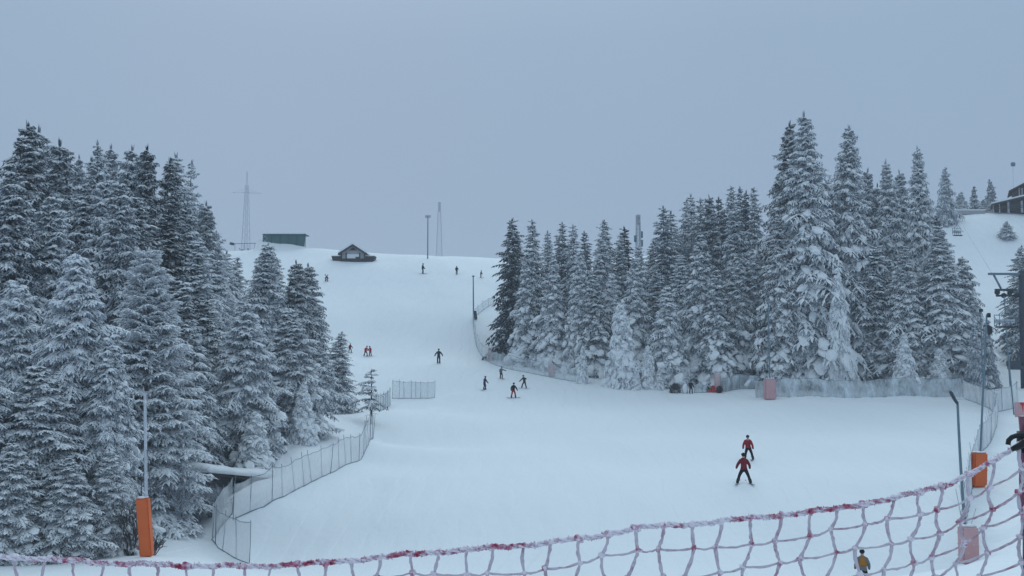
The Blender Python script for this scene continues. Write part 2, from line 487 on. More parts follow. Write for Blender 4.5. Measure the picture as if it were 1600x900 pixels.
def spindles(p0, d, Ln, rad, rs, droop=0.0, flat=0.6):
    """N elongated needle tufts as octahedra"""
    n = len(p0)
    up = np.array([0, 0, 1.0])
    side = np.cross(d, up); sn = np.linalg.norm(side, axis=1, keepdims=True)
    side = np.where(sn > 1e-3, side / np.maximum(sn, 1e-3), np.array([1.0, 0, 0]))
    u = np.cross(side, d)
    mid = p0 + d * (Ln * rs.uniform(.35, .6, n))[:, None]
    r1 = (rad * rs.uniform(.75, 1.3, n))[:, None]; r2 = (rad * flat * rs.uniform(.7, 1.4, n))[:, None]
    tip = p0 + d * Ln[:, None]; tip[:, 2] -= droop * Ln
    V = np.stack([p0, mid + side * r1, mid + u * r2, mid - side * r1, mid - u * r2, tip], 1)
    Fc = OCT_F[None] + (np.arange(n) * 6)[:, None, None]
    return V.reshape(-1, 3), Fc.reshape(-1, 3)

ICO = None
def ico():
    global ICO
    if ICO is None:
        bm = bmesh.new(); bmesh.ops.create_icosphere(bm, subdivisions=2, radius=1)
        bm.verts.ensure_lookup_table()
        ICO = (np.array([v.co[:] for v in bm.verts]), np.array([[v.index for v in f.verts] for f in bm.faces])); bm.free()
    return ICO

def lumps(c, d, sx, sy, sz, rs):
    """snow lumps stretched along d"""
    v, f = ico(); n = len(c)
    up = np.array([0, 0, 1.0]); side = np.cross(d, up); side /= np.maximum(np.linalg.norm(side, axis=1, keepdims=True), 1e-3)
    u = np.cross(side, d)
    w = v[None] * (1 + rs.uniform(-.22, .22, (n, len(v), 1)))
    P = c[:, None] + w[..., 0:1] * (d * sx[:, None])[:, None] + w[..., 1:2] * (side * sy[:, None])[:, None] + w[..., 2:3] * (u * sz[:, None])[:, None]
    Fc = f[None] + (np.arange(n) * len(v))[:, None, None]
    return P.reshape(-1, 3), Fc.reshape(-1, 3)

def conifer_mesh(name, seed, H, W, mat, dens=1.0, detail=1, snow=0.3, bare=0.03, ragged=0.15, heavy_low=0.0, droop=1.0, gap=0.0, tuft=1.0, power=0.85):
    """H height, W crown diameter at the base; returns crown mesh and trunk mesh"""
    rs = np.random.RandomState(seed)
    rw = 0.5 * W
    z = bare * H; zs = []
    while z < H * 0.985:
        f = z / H
        zs.append(z)
        z += (0.30 + 0.26 * (1 - f)) * (H / 16.0) ** 0.5 / dens
    az0, bz, bl = [], [], []
    side_bias = rs.uniform(0, 6.28)
    for z in zs:
        f = (z / H - bare) / (1 - bare)
        env = rw * ((1 - f) ** power) * (0.86 + 0.14 * min(1, f / 0.12)) + 0.11 + 0.004 * H
        nb = max(4, int(round((5 + 5 * (1 - f)) * (W / 5.0) ** 0.35)))
        off = rs.uniform(0, 6.28)
        for k in range(nb):
            if rs.rand() < gap: continue
            az0.append(off + 6.283 * k / nb + rs.normal(0, .22))
            bz.append(z + rs.normal(0, .12))
            l = env * (1 + rs.normal(0, ragged)) * (1 + 0.08 * math.sin(az0[-1] - side_bias))
            if rs.rand() < 0.06: l *= 1.18
            bl.append(max(0.12, l))
    az, bz, bl = map(np.array, (az0, bz, bl))
    nbh = len(az); f = bz / H
    a = 0.05 + 0.55 * f ** 1.5 + rs.normal(0, .08, nbh)         # initial rise
    b = (0.62 - 0.25 * f) * droop * (1 + rs.normal(0, .25, nbh))                # droop
    rad = np.stack([np.cos(az), np.sin(az), np.zeros(nbh)], -1)
    tan = np.stack([-np.sin(az), np.cos(az), np.zeros(nbh)], -1)
    Vs, Fs, Ms = [], [], []; base = 0
    bend = rs.normal(0, .012 * H, 2)
    def add(V, Fc, mi):
        nonlocal base
        V = V.copy(); q_ = np.clip(V[:, 2] / H, 0, 1.1) ** 3; V[:, 0] += bend[0] * q_; V[:, 1] += bend[1] * q_
        Vs.append(V); Fs.append(Fc + base); Ms.append(np.full(len(Fc), mi)); base += len(V)
    nst = 8 if detail == 1 else (15 if detail == 2 else 6)
    fat = {0: .115, 1: .09, 2: .055}[detail]
    curve = rs.normal(0, .12, nbh)
    def spine(t):
        p = rad * (bl * t)[:, None] + tan * (bl * curve * t * t)[:, None]
        p[:, 2] = bz + bl * (a * t - b * t * t)
        return p
    for s in range(nst):
        t = np.full(nbh, (s + 0.6) / nst)
        p = spine(t); q = spine(t + 0.04)
        dv = q - p; dv /= np.linalg.norm(dv, axis=1, keepdims=True)
        # spine tuft
        Ls = bl / nst * 2.0 * tuft
        V_, F_ = spindles(p - dv * (Ls * .3)[:, None], dv, Ls + .12, 0.05 * tuft + bl * (0.03 if detail < 2 else .018), rs, 0.15)
        add(V_, F_, 0)
        for sg in (-1, 1):
            ang = rs.uniform(.75, 1.15, nbh)
            dd = dv * np.cos(ang)[:, None] + tan * (sg * np.sin(ang))[:, None]
            dd[:, 2] -= rs.uniform(.1, .5, nbh) * droop
            dd /= np.linalg.norm(dd, axis=1, keepdims=True)
            tl = bl * ((0.50 if detail < 2 else .42) - 0.34 * t) * rs.uniform(.7, 1.25, nbh) * tuft + 0.12
            V_, F_ = spindles(p, dd, tl, 0.03 + tl * fat, rs, 0.25)
            add(V_, F_, 0)
            if detail >= 1:
                nsub = 2 if detail == 1 else 4
                for j in range(nsub):
                    tt = (j + 0.8) / (nsub + .3)
                    pp = p + dd * (tl * tt)[:, None]; pp[:, 2] -= 0.25 * tl * tt * tt
                    sg2 = 1 if (j + s) % 2 else -1
                    d2 = dd * .7 + dv * (.55 * sg2) + rs.normal(0, .25, (nbh, 3)); d2[:, 2] -= .35 * droop
                    d2 /= np.linalg.norm(d2, axis=1, keepdims=True)
                    l2 = tl * rs.uniform(.35, .6, nbh) + .06
                    V_, F_ = spindles(pp, d2, l2, 0.022 + l2 * (fat + .03), rs, 0.2)
                    add(V_, F_, 0)
    # leader
    nl = 6
    p = np.zeros((nl, 3)); p[:, 2] = H * .955 - 0.1 + rs.uniform(0, .02, nl) * H
    d = np.stack([rs.normal(0, .12, nl), rs.normal(0, .12, nl), np.ones(nl)], -1); d /= np.linalg.norm(d, axis=1, keepdims=True)
    V_, F_ = spindles(p, d, np.full(nl, H * .04 + .12), np.full(nl, .07), rs, 0); add(V_, F_, 0)
    # settled snow on boughs
    if snow > 0:
        for t0, wgt in ((.40, .6), (.52, .8), (.64, .9), (.76, 1.0), (.88, .9)):
            prob = snow * wgt * (1 + heavy_low * (1 - f) ** 2 * 3)
            sel = rs.rand(nbh) < prob
            if not sel.any(): continue
            t = t0 + rs.normal(0, .05, nbh)
            p = spine(t); q = spine(t + .05); dv = q - p; dv /= np.linalg.norm(dv, axis=1, keepdims=True)
            big = (1 + heavy_low * 1.0 * (1 - f) ** 2)
            sx = (0.09 + np.minimum(bl, 3.0) * (.10 if detail < 2 else .055)) * rs.uniform(.5, 1.4, nbh) * big
            sy = sx * rs.uniform(.45, .85, nbh); sz = sx * rs.uniform(.28, .5, nbh)
            dv = dv + tan * rs.normal(0, .45, nbh)[:, None]; dv[:, 2] -= rs.uniform(0, .5, nbh); dv /= np.linalg.norm(dv, axis=1, keepdims=True)
            p += tan * (sx * rs.normal(0, .8, nbh))[:, None]
            p[:, 2] += sz * .3
            V_, F_ = lumps(p[sel], dv[sel], sx[sel], sy[sel], sz[sel], rs); add(V_, F_, 1)
    V = np.concatenate(Vs); Fc = np.concatenate(Fs); mi = np.concatenate(Ms)
    crown = mesh_from(name + '_crown', V, Fc, [mat, M['snow']], mi)
    # trunk with a few dead limbs
    mb = MB(); r0 = 0.012 * H + 0.05
    pts = [(bend[0] * (k / 8) ** 3, bend[1] * (k / 8) ** 3, -0.6 + (H * .97 + .6) * k / 8) for k in range(9)]
    mb.tube(pts, [r0 * (1.25 if k == 0 else 1) * (1 - .93 * k / 8) + .01 for k in range(9)], 8)
    for k in range(14):
        zz = rs.uniform(.03, .5) * H; aa = rs.uniform(0, 6.28); ll = rw * (1 - zz / H) * .7
        mb.tube([(0, 0, zz), (math.cos(aa) * ll * .5, math.sin(aa) * ll * .5, zz + .05 * ll), (math.cos(aa) * ll, math.sin(aa) * ll, zz - .1 * ll)], [r0 * .22, r0 * .14, .01], 4)
    o = mb.build(name + '_trunk', M['bark']); trunk = o.data; bpy.data.objects.remove(o)
    return crown, trunk

KIND = {}
def kind(key, n, **kw):
    KIND[key] = [conifer_mesh('%s_%s' % (key, 'abcde'[j]), 100 * len(KIND) + j * 7 + 5, **kw) + (kw['H'], kw['W']) for j in range(n)]
kind('giant', 3, H=27, W=8.6, power=.86, mat=M['heavy'], dens=0.92, snow=.34, heavy_low=1.0, detail=1)
kind('slim', 3, H=18, W=4.6, mat=M['rimed'], dens=1.0, snow=.14, detail=0, ragged=.20, power=.70, heavy_low=.2)
kind('slim_snowy', 3, H=15, W=4.4, mat=M['heavy'], dens=1.0, snow=.30, heavy_low=1.2, detail=1, ragged=.16, power=.72, droop=1.25)
kind('slim_dark', 2, H=18, W=4.6, mat=M['dusty'], dens=1.0, snow=.08, detail=0, ragged=.22, power=.70)
kind('tall', 4, H=22, W=6.4, mat=M['rimed'], dens=1.0, snow=.14, detail=1, ragged=.18, power=.72)
kind('front', 3, H=13, W=5.2, mat=M['rimed'], power=.75, dens=1.35, snow=.16, heavy_low=1.0, detail=2, ragged=.15)
kind('pale', 1, H=13, W=5.0, power=.75, mat=M['pale'], dens=1.45, snow=.02, detail=2, ragged=.14, droop=.35)
kind('laden', 2, H=6.5, W=3.4, mat=M['pale'], dens=1.3, snow=.95, heavy_low=1.0, detail=1, ragged=.12, droop=1.6, power=.8)
kind('bushy', 2, H=9, W=4.6, mat=M['rimed'], dens=1.1, snow=.12, detail=1, ragged=.3, gap=.08)
kind('sapling', 1, H=4.6, W=1.9, mat=M['rimed'], dens=.62, snow=.15, detail=0, ragged=.35, gap=.42, bare=.36, droop=.9, tuft=.75, power=.6)

tree_rnd = random.Random(11)
def tree(kd, px, apex, D, label, wpx=None, group=None, tilt=0.0, base=None):
    """a conifer rooted on the terrain at column px and distance D, its tip at row apex; wpx = crown width on the photo"""
    crown, trunk, H, W = KIND[kd][tree_rnd.randrange(len(KIND[kd]))]
    p = on(px, D)
    top = at(px, apex, D).z
    h = max(1.0, top - p.z)
    s = h / H
    sw = s if wpx is None else (wpx * (1.0 if kd in ('sapling', 'bushy') else 1.32 if kd.startswith('slim') else 1.14) / F * D) / W
    sw = min(max(sw, s * .55), s * 1.9)
    p.z -= 0.05
    t = empty('fir_tree', p, tree_rnd.uniform(0, 6.28), label, 'fir tree', group)
    t.scale = (sw, sw, s)
    t.rotation_euler[0] = R(tree_rnd.uniform(-1.2, 1.2)) + tilt
    for nm, me in (('crown', crown), ('trunk', trunk)):
        o = bpy.data.objects.new(nm, me); link(o, t)
    return t
def hit(px, py, lo=25.0, hi=235.0):
    """distance at which the sight line through a spot of the photo meets the snow"""
    D = np.arange(lo, hi, 0.25)
    x, z = ray(px, py)
    h = height(x * D, D)
    below = np.nonzero(z * D <= h)[0]
    return float(D[below[0]]) if len(below) else hi

# ---- left forest --------------------------------------------------
LF, RF = 'firs of the left forest', 'firs of the right forest'
LEFT = [
 ('tall', -14, 232, 84, 120, 'rimed fir cut off by the left edge of the photo, behind the highest left treetop'),
 ('tall', 28, 187, 80, 128, 'highest fir of the left forest, its pointed tip near the left edge'),
 ('tall', 54, 200, 88, 118, 'rimed fir just right of the highest treetop of the left forest'),
 ('tall', 93, 219, 84, 124, 'blunt-topped rimed fir, third treetop from the left edge'),
 ('tall', 117, 242, 94, 62, 'thin pointed fir right beside the blunt-topped one on the left skyline'),
 ('slim', 137, 248, 98, 64, 'little treetop in the dip of the left skyline between two higher groups'),
 ('slim_dark', 151, 217, 90, 66, 'darker thin spire beside the dip of the left skyline'),
 ('tall', 167, 224, 95, 92, 'second of the two close spires right of the left skyline dip'),
 ('tall', 200, 229, 86, 120, 'fuzzy round-topped fir left of the dark snow-striped one on the left skyline'),
 ('tall', 222, 225, 80, 104, 'dark fir with clear snow-striped tiers on the left skyline'),
 ('tall', 257, 247, 88, 96, 'slender fir with a needle tip right of the snow-striped fir on the left skyline'),
 ('slim', 274, 240, 97, 84, 'fir with a ragged forked top on the falling left skyline'),
 ('slim', 290, 250, 100, 50, 'narrow fir leaning against the ragged forked top on the left skyline'),
 ('slim', 307, 316, 104, 66, 'thin spire where the left skyline drops sharply toward the piste'),
 ('tall', 320, 316, 100, 80, 'wide fir with a flat frosted top low on the falling left skyline'),
 ('slim', 340, 362, 104, 62, 'lower fir on the falling left skyline under the flat frosted top'),
 ('slim', 352, 392, 110, 50, 'small fir at the foot of the falling left skyline'),
 ('slim', 366, 401, 112, 46, 'small dark-tipped fir left of the pair standing against the snow slope'),
 ('tall', 4, 262, 60, 135, 'grey rimed fir at the left edge below the highest treetop'),
 ('tall', 72, 300, 62, 135, 'broad grey fir in the middle of the left forest near the edge'),
 ('tall', 122, 280, 72, 120, 'rimed fir below the blunt treetop, second rank of the left forest'),
 ('tall', 160, 272, 72, 120, 'grey fir with white snow lumps below the close spires of the left forest'),
 ('tall', 190, 280, 66, 115, 'grey fir directly behind and left of the pale fir'),
 ('slim_dark', 214, 300, 70, 100, 'dark fir showing between the snow-striped fir and the pale fir'),
 ('slim_dark', 262, 330, 74, 96, 'dark fir rising right behind the pale fir'),
 ('tall', 288, 318, 82, 90, 'rimed fir under the ragged forked top of the left forest'),
 ('slim', 308, 372, 78, 86, 'fir in the shaded middle of the left forest, right of the dark one'),
 ('tall', 334, 400, 84, 84, 'fir whose snow-striped side faces the gap above the small firs'),
 ('slim_dark', 276, 430, 60, 100, 'dark fir filling the deep gap right of the pale fir'),
 ('slim', 330, 465, 74, 80, 'frosted fir left behind the big snow-footed fir'),
 ('front', 20, 440, 50, 150, 'dark green-grey fir at the left edge in the lower half of the forest'),
 ('front', 112, 398, 47, 178, 'large near fir with loaded boughs left of the pale fir'),
 ('pale', 236, 388, 54, 165, 'pale silvery fir with upswept branches behind the lamp pole'),
 ('front', 172, 520, 46, 120, 'near fir between the large loaded fir and the pale fir'),
 ('front', 62, 570, 44, 170, 'low near fir at the left with white lumps of snow on its boughs'),
 ('front', -30, 520, 43, 150, 'near fir half outside the left edge above the red net'),
 ('front', 300, 500, 64, 105, 'drooping fir between the pale fir and the big snow-footed fir'),
 ('tall', 413, 378, 90, 92, 'tall dark fir standing against the slope right below the green shed'),
 ('slim', 428, 398, 94, 66, 'fir leaning on the right flank of the one below the green shed'),
 ('slim', 396, 440, 96, 60, 'frosted fir on the left flank of the one below the green shed'),
 ('tall', 461, 406, 92, 78, 'left one of the twin spires right of the fir below the green shed'),
 ('tall', 481, 411, 96, 84, 'right one of the twin spires, its long boughs reaching over the piste'),
 ('front', 384, 470, 68, 120, 'big fir with a skirt of heavy snow beside the snow-covered roof edge'),
 ('front', 453, 482, 73, 108, 'fir with white snow plumes on its lower trunk above the bank'),
 ('front', 425, 540, 79, 80, 'fir tucked between the two snow-footed firs on the bank'),
 ('bushy', 505, 545, 88, 66, 'frosted fir behind the last dark fir of the left forest'),
 ('slim_dark', 530, 517, 92, 50, 'dark open-branched fir, last of the left forest toward the piste'),
 ('front', 112, 712, 43, 120, 'low snow-laden fir just above the red net at the left'),
 ('front', 30, 690, 42, 110, 'low fir with tangled snowy boughs in the lower left corner'),
 ('laden', 400, 648, 64.2, 62, 'young fir weighed down with snow at the foot of the big snow-footed fir'),
 ('laden', 476, 600, 70.5, 44, 'young snow-plastered fir at the edge of the bank'),
 ('front', 182, 700, 44.5, 80, 'low bushy fir left of the orange-padded lamp pole'),
]
for kd, px, ap, D, w, lab in LEFT:
    tree(kd, px, ap, D, lab, w, LF)
# ---- right forest -------------------------------------------------
RIGHT = [
 ('slim_dark', 799, 340, 138, 50, 'dark tall fir at the left end of the right forest'),
 ('slim', 812, 362, 142, 40, 'slim fir tucked behind the dark one at the left end of the right forest'),
 ('slim', 834, 343, 137, 46, 'second treetop from the left on the right forest skyline'),
 ('slim', 857, 360, 142, 34, 'thin short spire, third treetop of the right forest skyline'),
 ('slim_dark', 877, 347, 140, 40, 'dark fir, fourth treetop of the right forest skyline'),
 ('slim', 899, 350, 138, 42, 'fifth treetop of the right forest skyline beside a darker fir'),
 ('slim_dark', 914, 361, 141, 36, 'dark fir on the skyline left of the pair of joined treetops'),
 ('slim', 935, 354, 135, 40, 'left one of the pair of joined treetops mid right forest'),
 ('slim', 948, 342, 138, 48, 'right and higher one of the pair of joined treetops mid right forest'),
 ('slim', 968, 364, 136, 34, 'lower treetop left of the round dark one beside the radio mast'),
 ('slim_dark', 980, 354, 138, 44, 'round-topped dark fir just left of the radio mast'),
 ('slim', 1000, 384, 134, 46, 'fir hiding the foot of the radio mast'),
 ('slim', 1017, 372, 138, 44, 'fir in the dip between the radio mast and the rising skyline'),
 ('slim_dark', 1037, 322, 134, 50, 'dark round-topped fir starting the rise of the right skyline'),
 ('slim', 1048, 330, 136, 50, 'grey fir clinging to the dark round-topped one on the rise'),
 ('slim', 1066, 312, 138, 44, 'first thin spire on the rise of the right skyline'),
 ('slim', 1083, 303, 140, 46, 'second thin spire on the rise of the right skyline'),
 ('slim', 1095, 309, 136, 42, 'stub treetop between thin spires on the rise of the right skyline'),
 ('tall', 1110, 303, 132, 62, 'broad frosted fir on the rise of the right skyline'),
 ('slim_dark', 1128, 307, 142, 40, 'dark spire left of the four small tips beside the giant firs'),
 ('slim', 1143, 290, 142, 44, 'first of the four small tips left of the giant firs'),
 ('slim_dark', 1156, 291, 148, 34, 'second of the four small tips left of the giant firs'),
 ('slim_dark', 1168, 297, 146, 34, 'third of the four small tips left of the giant firs'),
 ('slim', 1180, 293, 144, 38, 'fourth of the four small tips, closest to the giant firs'),
 ('tall', 1152, 322, 126, 76, 'grey-white fir in front of the four small tips'),
 ('slim', 1022, 420, 128, 44, 'fir behind the short snow-laden trees left of the dark figure'),
 ('slim_snowy', 823, 395, 134, 44, 'front fir plastered white, leftmost of the snowy front row of the right forest'),
 ('slim_snowy', 864, 404, 130, 44, 'front fir with white boughs, second in the snowy front row from the left'),
 ('slim_snowy', 904, 392, 128, 42, 'grey front fir over the tiny white fir in the right forest'),
 ('slim_snowy', 930, 428, 125, 44, 'white-striped front fir left of the short snow-laden one'),
 ('slim_snowy', 958, 425, 127, 40, 'fir behind and left of the short snow-laden fir'),
 ('laden', 973, 474, 118, 52, 'short fir completely laden with snow, brightest in the middle of the right forest'),
 ('laden', 909, 540, 120, 17, 'tiny white fir at the foot of the front row'),
 ('laden', 1012, 540, 117, 28, 'small snow-laden fir right of the brightest short one'),
 ('laden', 993, 575, 116, 16, 'stub of a white fir between two snow-laden ones'),
 ('laden', 1029, 574, 116, 14, 'stub of a white fir at the right end of the snow-laden ones'),
 ('slim_snowy', 992, 400, 126, 46, 'grey fir above the small snow-laden firs'),
 ('slim_snowy', 1043, 446, 119, 50, 'fir above the round dark bush in the right forest'),
 ('slim', 1064, 395, 126, 44, 'fir in the shaded rank above the standing dark figure'),
 ('slim_snowy', 1094, 365, 121, 58, 'front fir with a white patch high up, left of the red sled'),
 ('slim_snowy', 1119, 420, 118, 46, 'front fir directly behind the red sled'),
 ('slim_snowy', 1150, 400, 121, 54, 'front fir behind the grey middle net'),
 ('slim_snowy', 1178, 392, 122, 56, 'front fir left of the giant firs, above the pink post pad'),
 ('giant', 1230, 189, 121.5, 112, 'left one of the two giant firs, its tip slightly lower'),
 ('giant', 1260, 177, 118.5, 132, 'highest fir of the right forest, giant with snow-heavy lower boughs'),
 ('giant', 1217, 330, 117, 84, 'snowy fir at the left foot of the giant firs behind the slim mast'),
 ('giant', 1325, 195, 121, 118, 'dark tiered giant fir right of the highest one, standing alone at its tip'),
 ('tall', 1295, 280, 128, 80, 'hazy fir seen between the giant firs'),
 ('laden', 1309, 428, 113.5, 44, 'tall narrow column of a fir caked in white snow right of the giants'),
 ('tall', 1355, 262, 132, 60, 'hazy pale fir behind the dark tiered giant'),
 ('tall', 1370, 288, 128, 60, 'grey fir between the dark tiered giant and the next high treetop'),
 ('giant', 1395, 249, 124, 84, 'high fir midway between the dark tiered giant and the crooked-topped fir'),
 ('tall', 1416, 264, 134, 62, 'pale hazy fir left of the crooked-topped fir'),
 ('giant', 1441, 227, 122, 84, 'crooked-topped tall fir above the right snow slope'),
 ('tall', 1462, 330, 124, 70, 'fir on the right flank of the crooked-topped one'),
 ('giant', 1412, 382, 116, 84, 'front fir with pale drooping boughs above the right net'),
 ('slim_dark', 1362, 380, 118, 70, 'shaded front fir right of the narrow white column fir'),
 ('giant', 1475, 350, 115.5, 108, 'big spreading front fir at the right end of the right forest'),
 ('slim_snowy', 1508, 400, 116, 56, 'fir on the right flank of the big spreading one'),
 ('laden', 1411, 524, 110.5, 40, 'short snow-clumped fir hanging over the right net'),
 ('laden', 1466, 545, 111.5, 34, 'short snow-clumped fir under the big spreading one'),
 ('slim_snowy', 1455, 400, 117, 70, 'fir between the crooked-topped and the big spreading fir'),
 ('bushy', 1540, 500, 112, 30, 'thin rimed fir beside the chairlift at the forest end'),
 ('bushy', 1521, 508, 110, 30, 'small dark fir right at the end of the right forest'),
 ('slim_dark', 1592, 383, 128, 44, 'dark fir at the right edge behind the chairlift pylon'),
 ('slim_dark', 1606, 392, 122, 44, 'dark fir cut off by the right edge behind the chairlift pylon'),
 ('bushy', 1482, 261, 186, 34, 'bushy rimed tree beside the small hut on the right hilltop'),
 ('bushy', 1505, 300, 196, 28, 'low dark-needled tree right of the small hilltop hut'),
 ('bushy', 1526, 291, 200, 20, 'hazy small fir, left of the two on the right hilltop'),
 ('bushy', 1553, 281, 204, 24, 'hazy small fir, nearer to the lodge on the right hilltop'),
 ('bushy', 1540, 312, 194, 24, 'shrubby fir left of the lodge veranda'),
 ('bushy', 1576, 346, 178, 38, 'round rimed bush-like fir alone on the right snow slope'),
 ('sapling', 582, 576, 84, 40, 'thin young fir with a bare forked stem, alone by the left net'),
]
for kd, px, ap, D, w, lab in RIGHT:
    tree(kd, px, ap, D, lab, w, RF if kd != 'sapling' else None)

# ------------------------------------------------------------------ bare shrubs
def shrub(p, h, w, mat, label, seed, stems=9, name='bare_shrub', depth=3):
    rnd = random.Random(seed); mb = MB()
    def grow(q, d, l, r, k):
        e = q + d * l
        m = q + d * l * .5 + Vector((rnd.uniform(-1, 1), rnd.uniform(-1, 1), rnd.uniform(-.3, .6))) * l * .12
        mb.tube([q, m, e], [r, r * .8, r * .6], 4, cap=False)
        if k == 0: return
        for j in range(rnd.choice((2, 3, 3))):
            nd = (d + Vector((rnd.uniform(-1, 1), rnd.uniform(-1, 1), rnd.uniform(-.5, .7))) * .75).normalized()
            grow(q + d * l * rnd.uniform(.55, 1), nd, l * rnd.uniform(.55, .8), r * .62, k - 1)
    for s in range(stems):
        a = rnd.uniform(0, 6.28); sp = rnd.uniform(.1, 1)
        d = Vector((math.cos(a) * sp * w / h, math.sin(a) * sp * w / h, 1)).normalized()
        grow(Vector((math.cos(a) * .1, math.sin(a) * .1, -.1)), d, h * .42 * rnd.uniform(.7, 1.1), .028 * h ** .5, depth)
    o = mb.build(name, mat); o.location = p
    meta(o, label, 'shrub', 'bare frosted shrubs on the left')
    return o
shrub(on(214, 44), 3.0, 1.2, M['twig_dark'], 'dark leafless shrub with forked stems just left of the orange-padded pole', 3, 6)
shrub(on(266, 53), 3.6, 2.0, M['twig'], 'pale frosted thicket right of the orange-padded pole', 4, 32)
shrub(on(296, 59), 3.0, 2.2, M['twig'], 'grey frosted thicket under the snow-covered roof edge', 5, 34)
shrub(on(248, 53), 4.8, 2.4, M['twig'], 'tall frosted thicket behind the lamp pole', 6, 34)
shrub(on(190, 45), 2.6, 2.0, M['twig'], 'frosted brush at the foot of the near firs', 7, 14)
shrub(on(316, 61), 2.0, 1.5, M['twig'], 'small frosted brush beside the near end of the left net', 8, 16)
shrub(on(246, 45), 1.2, 1.4, M['twig_dark'], 'low dark brush right behind the orange pad', 9, 12)
for j, (px, D, h, lab) in enumerate([(376, 199, .8, 'tiny twiggy bush on the far crest under the power pylon'),
                                     (388, 198, .9, 'tiny twiggy bush on the far crest left of the green shed'),
                                     (398, 197, .6, 'smallest twiggy bush on the far crest near the green shed')]):
    shrub(on(px, D), h, 1.2, M['twig_dark'], lab, 20 + j, 8, 'crest_bush', 2)
shrub(on(338, 56.4), 2.1, 2.0, M['twig'], 'grey frosted twigs filling the gap under the snow-covered roof edge', 31, 30)
shrub(on(318, 56), 2.2, 1.8, M['twig'], 'grey frosted twigs at the left foot of the snow-covered roof edge', 32, 26)
# the round dark bush at the forest edge
mb = MB()
rr = random.Random(5)
for k in range(420):
    a, e = rr.uniform(0, 6.28), rr.uniform(-.1, 1.5); r = rr.uniform(.5, 1.0)
    q = Vector((math.cos(a) * math.cos(e) * .85 * r, math.sin(a) * math.cos(e) * .7 * r, math.sin(e) * 1.15 * r + .05))
    mb.tube([q * .75, q * 1.02 + Vector((0, 0, -.04))], [.05, .015], 4, cap=False)
o = mb.build('round_bush', M['twig_dark']); o.location = on(1053, hit(1053, 614)); meta(o, 'round dark dense bush at the forest edge left of the standing dark figure', 'bush')

# ------------------------------------------------------------------ nets and fences along the piste
def fence(name, path, hgt, spacing, mat, label, group, lean=6, seed=0, post_mat=None, post_r=0.019, ropes=True, posts_at=None, sag=0.10, bow=0.0, clumps=0):
    rnd = random.Random(seed)
    pts = [on(px, D) for px, D in path]
    # resample along the ground
    dense = []
    for a, b in zip(pts[:-1], pts[1:]):
        n = max(2, int((b - a).length / 0.25))
        for k in range(n): dense.append(a.lerp(b, k / n))
    dense.append(pts[-1])
    cum = [0]
    for a, b in zip(dense[:-1], dense[1:]): cum.append(cum[-1] + (Vector((b.x, b.y)) - Vector((a.x, a.y))).length)
    tot = cum[-1]
    zz = height(np.array([p.x for p in dense]), np.array([p.y for p in dense]))
    origin = Vector((dense[0].x, dense[0].y, float(zz[0])))
    root = empty(name, origin, 0, label, 'safety fence', group)
    ps = []
    s = 0.0
    while s < tot + .01:
        ps.append(min(s, tot)); s += spacing * rnd.uniform(.8, 1.2)
    if tot - ps[-1] > spacing * .3: ps.append(tot)
    hs = [hgt * rnd.uniform(.92, 1.05) for _ in ps]
    def topz(c):
        j = max(k for k in range(len(ps)) if ps[k] <= c + 1e-6)
        if j == len(ps) - 1: return hs[j]
        u = (c - ps[j]) / max(ps[j + 1] - ps[j], 1e-6)
        return hs[j] * (1 - u) + hs[j + 1] * u - sag * 4 * u * (1 - u)
    bm = bmesh.new(); rows = 7; grid = []; tops = []; bots = []
    for p, c, z in zip(dense, cum, zz):
        t = topz(c) - .06
        col = []
        for r in range(rows):
            u = r / (rows - 1)
            off = .10 * math.sin(c * 1.7 + seed) * math.sin(math.pi * u) + .05 * math.sin(c * 4.3 + r)
            q = Vector((p.x, p.y + off + bow * u * u, z + .02 + (t - .02) * u)) - origin
            col.append(bm.verts.new(q))
            if r == 0: bots.append(q.copy())
            if r == rows - 1: tops.append(q.copy())
        grid.append(col)
    for a, b in zip(grid[:-1], grid[1:]):
        for r in range(rows - 1):
            f = bm.faces.new((a[r], b[r], b[r + 1], a[r + 1])); f.smooth = True
    me = bpy.data.meshes.new('netting'); bm.to_mesh(me); bm.free(); me.materials.append(mat)
    link(bpy.data.objects.new('netting', me), root)
    if ropes:
        for nm, line in (('top_rope', tops), ('ground_rope', bots)):
            m_ = MB(); m_.tube(line, .016 if nm == 'top_rope' else .03, 5); m_.build(nm, M['steel'], root)
    if clumps:
        c_ = MB()
        for j in range(clumps):
            k = rnd.randrange(len(tops)); u = rnd.random() ** 1.5; q = tops[k].lerp(bots[k], u)
            w_ = rnd.uniform(.05, .17)
            c_.ball(q + Vector((0, -.06, -.05)), (w_, .07, w_ * rnd.uniform(.5, 1.6)), Matrix.Rotation(rnd.uniform(-.6, .6), 3, 'Y'), sub=2, noise=.22, seed=j)
        for k in range(0, len(bots), 3):
            c_.ball(bots[k] + Vector((rnd.uniform(-.1, .1), -.1, -.06)), (rnd.uniform(.5, .9), .3, rnd.uniform(.08, .2)), sub=2, noise=.1, seed=k)
        c_.build('caked_snow', M['snow'], root)
    for s_, h_ in zip(ps, hs):
        k = min(range(len(cum)), key=lambda i: abs(cum[i] - s_))
        p = dense[k]; b = Vector((p.x, p.y, float(zz[k]))) - origin
        lx, ly = R(rnd.gauss(0, lean)), R(rnd.gauss(0, lean * .6))
        m_ = MB()
        top = b + Vector((math.tan(lx) * h_, math.tan(ly) * h_, h_ + .08))
        m_.tube([b + Vector((0, 0, -.15)), b.lerp(top, .5) + Vector((rnd.uniform(-.02, .02), 0, 0)), top], [post_r * 1.2, post_r, post_r * .9], 6)
        m_.build('post', post_mat or M['steel'], root)
    return root
FG = 'netting fences along the piste'
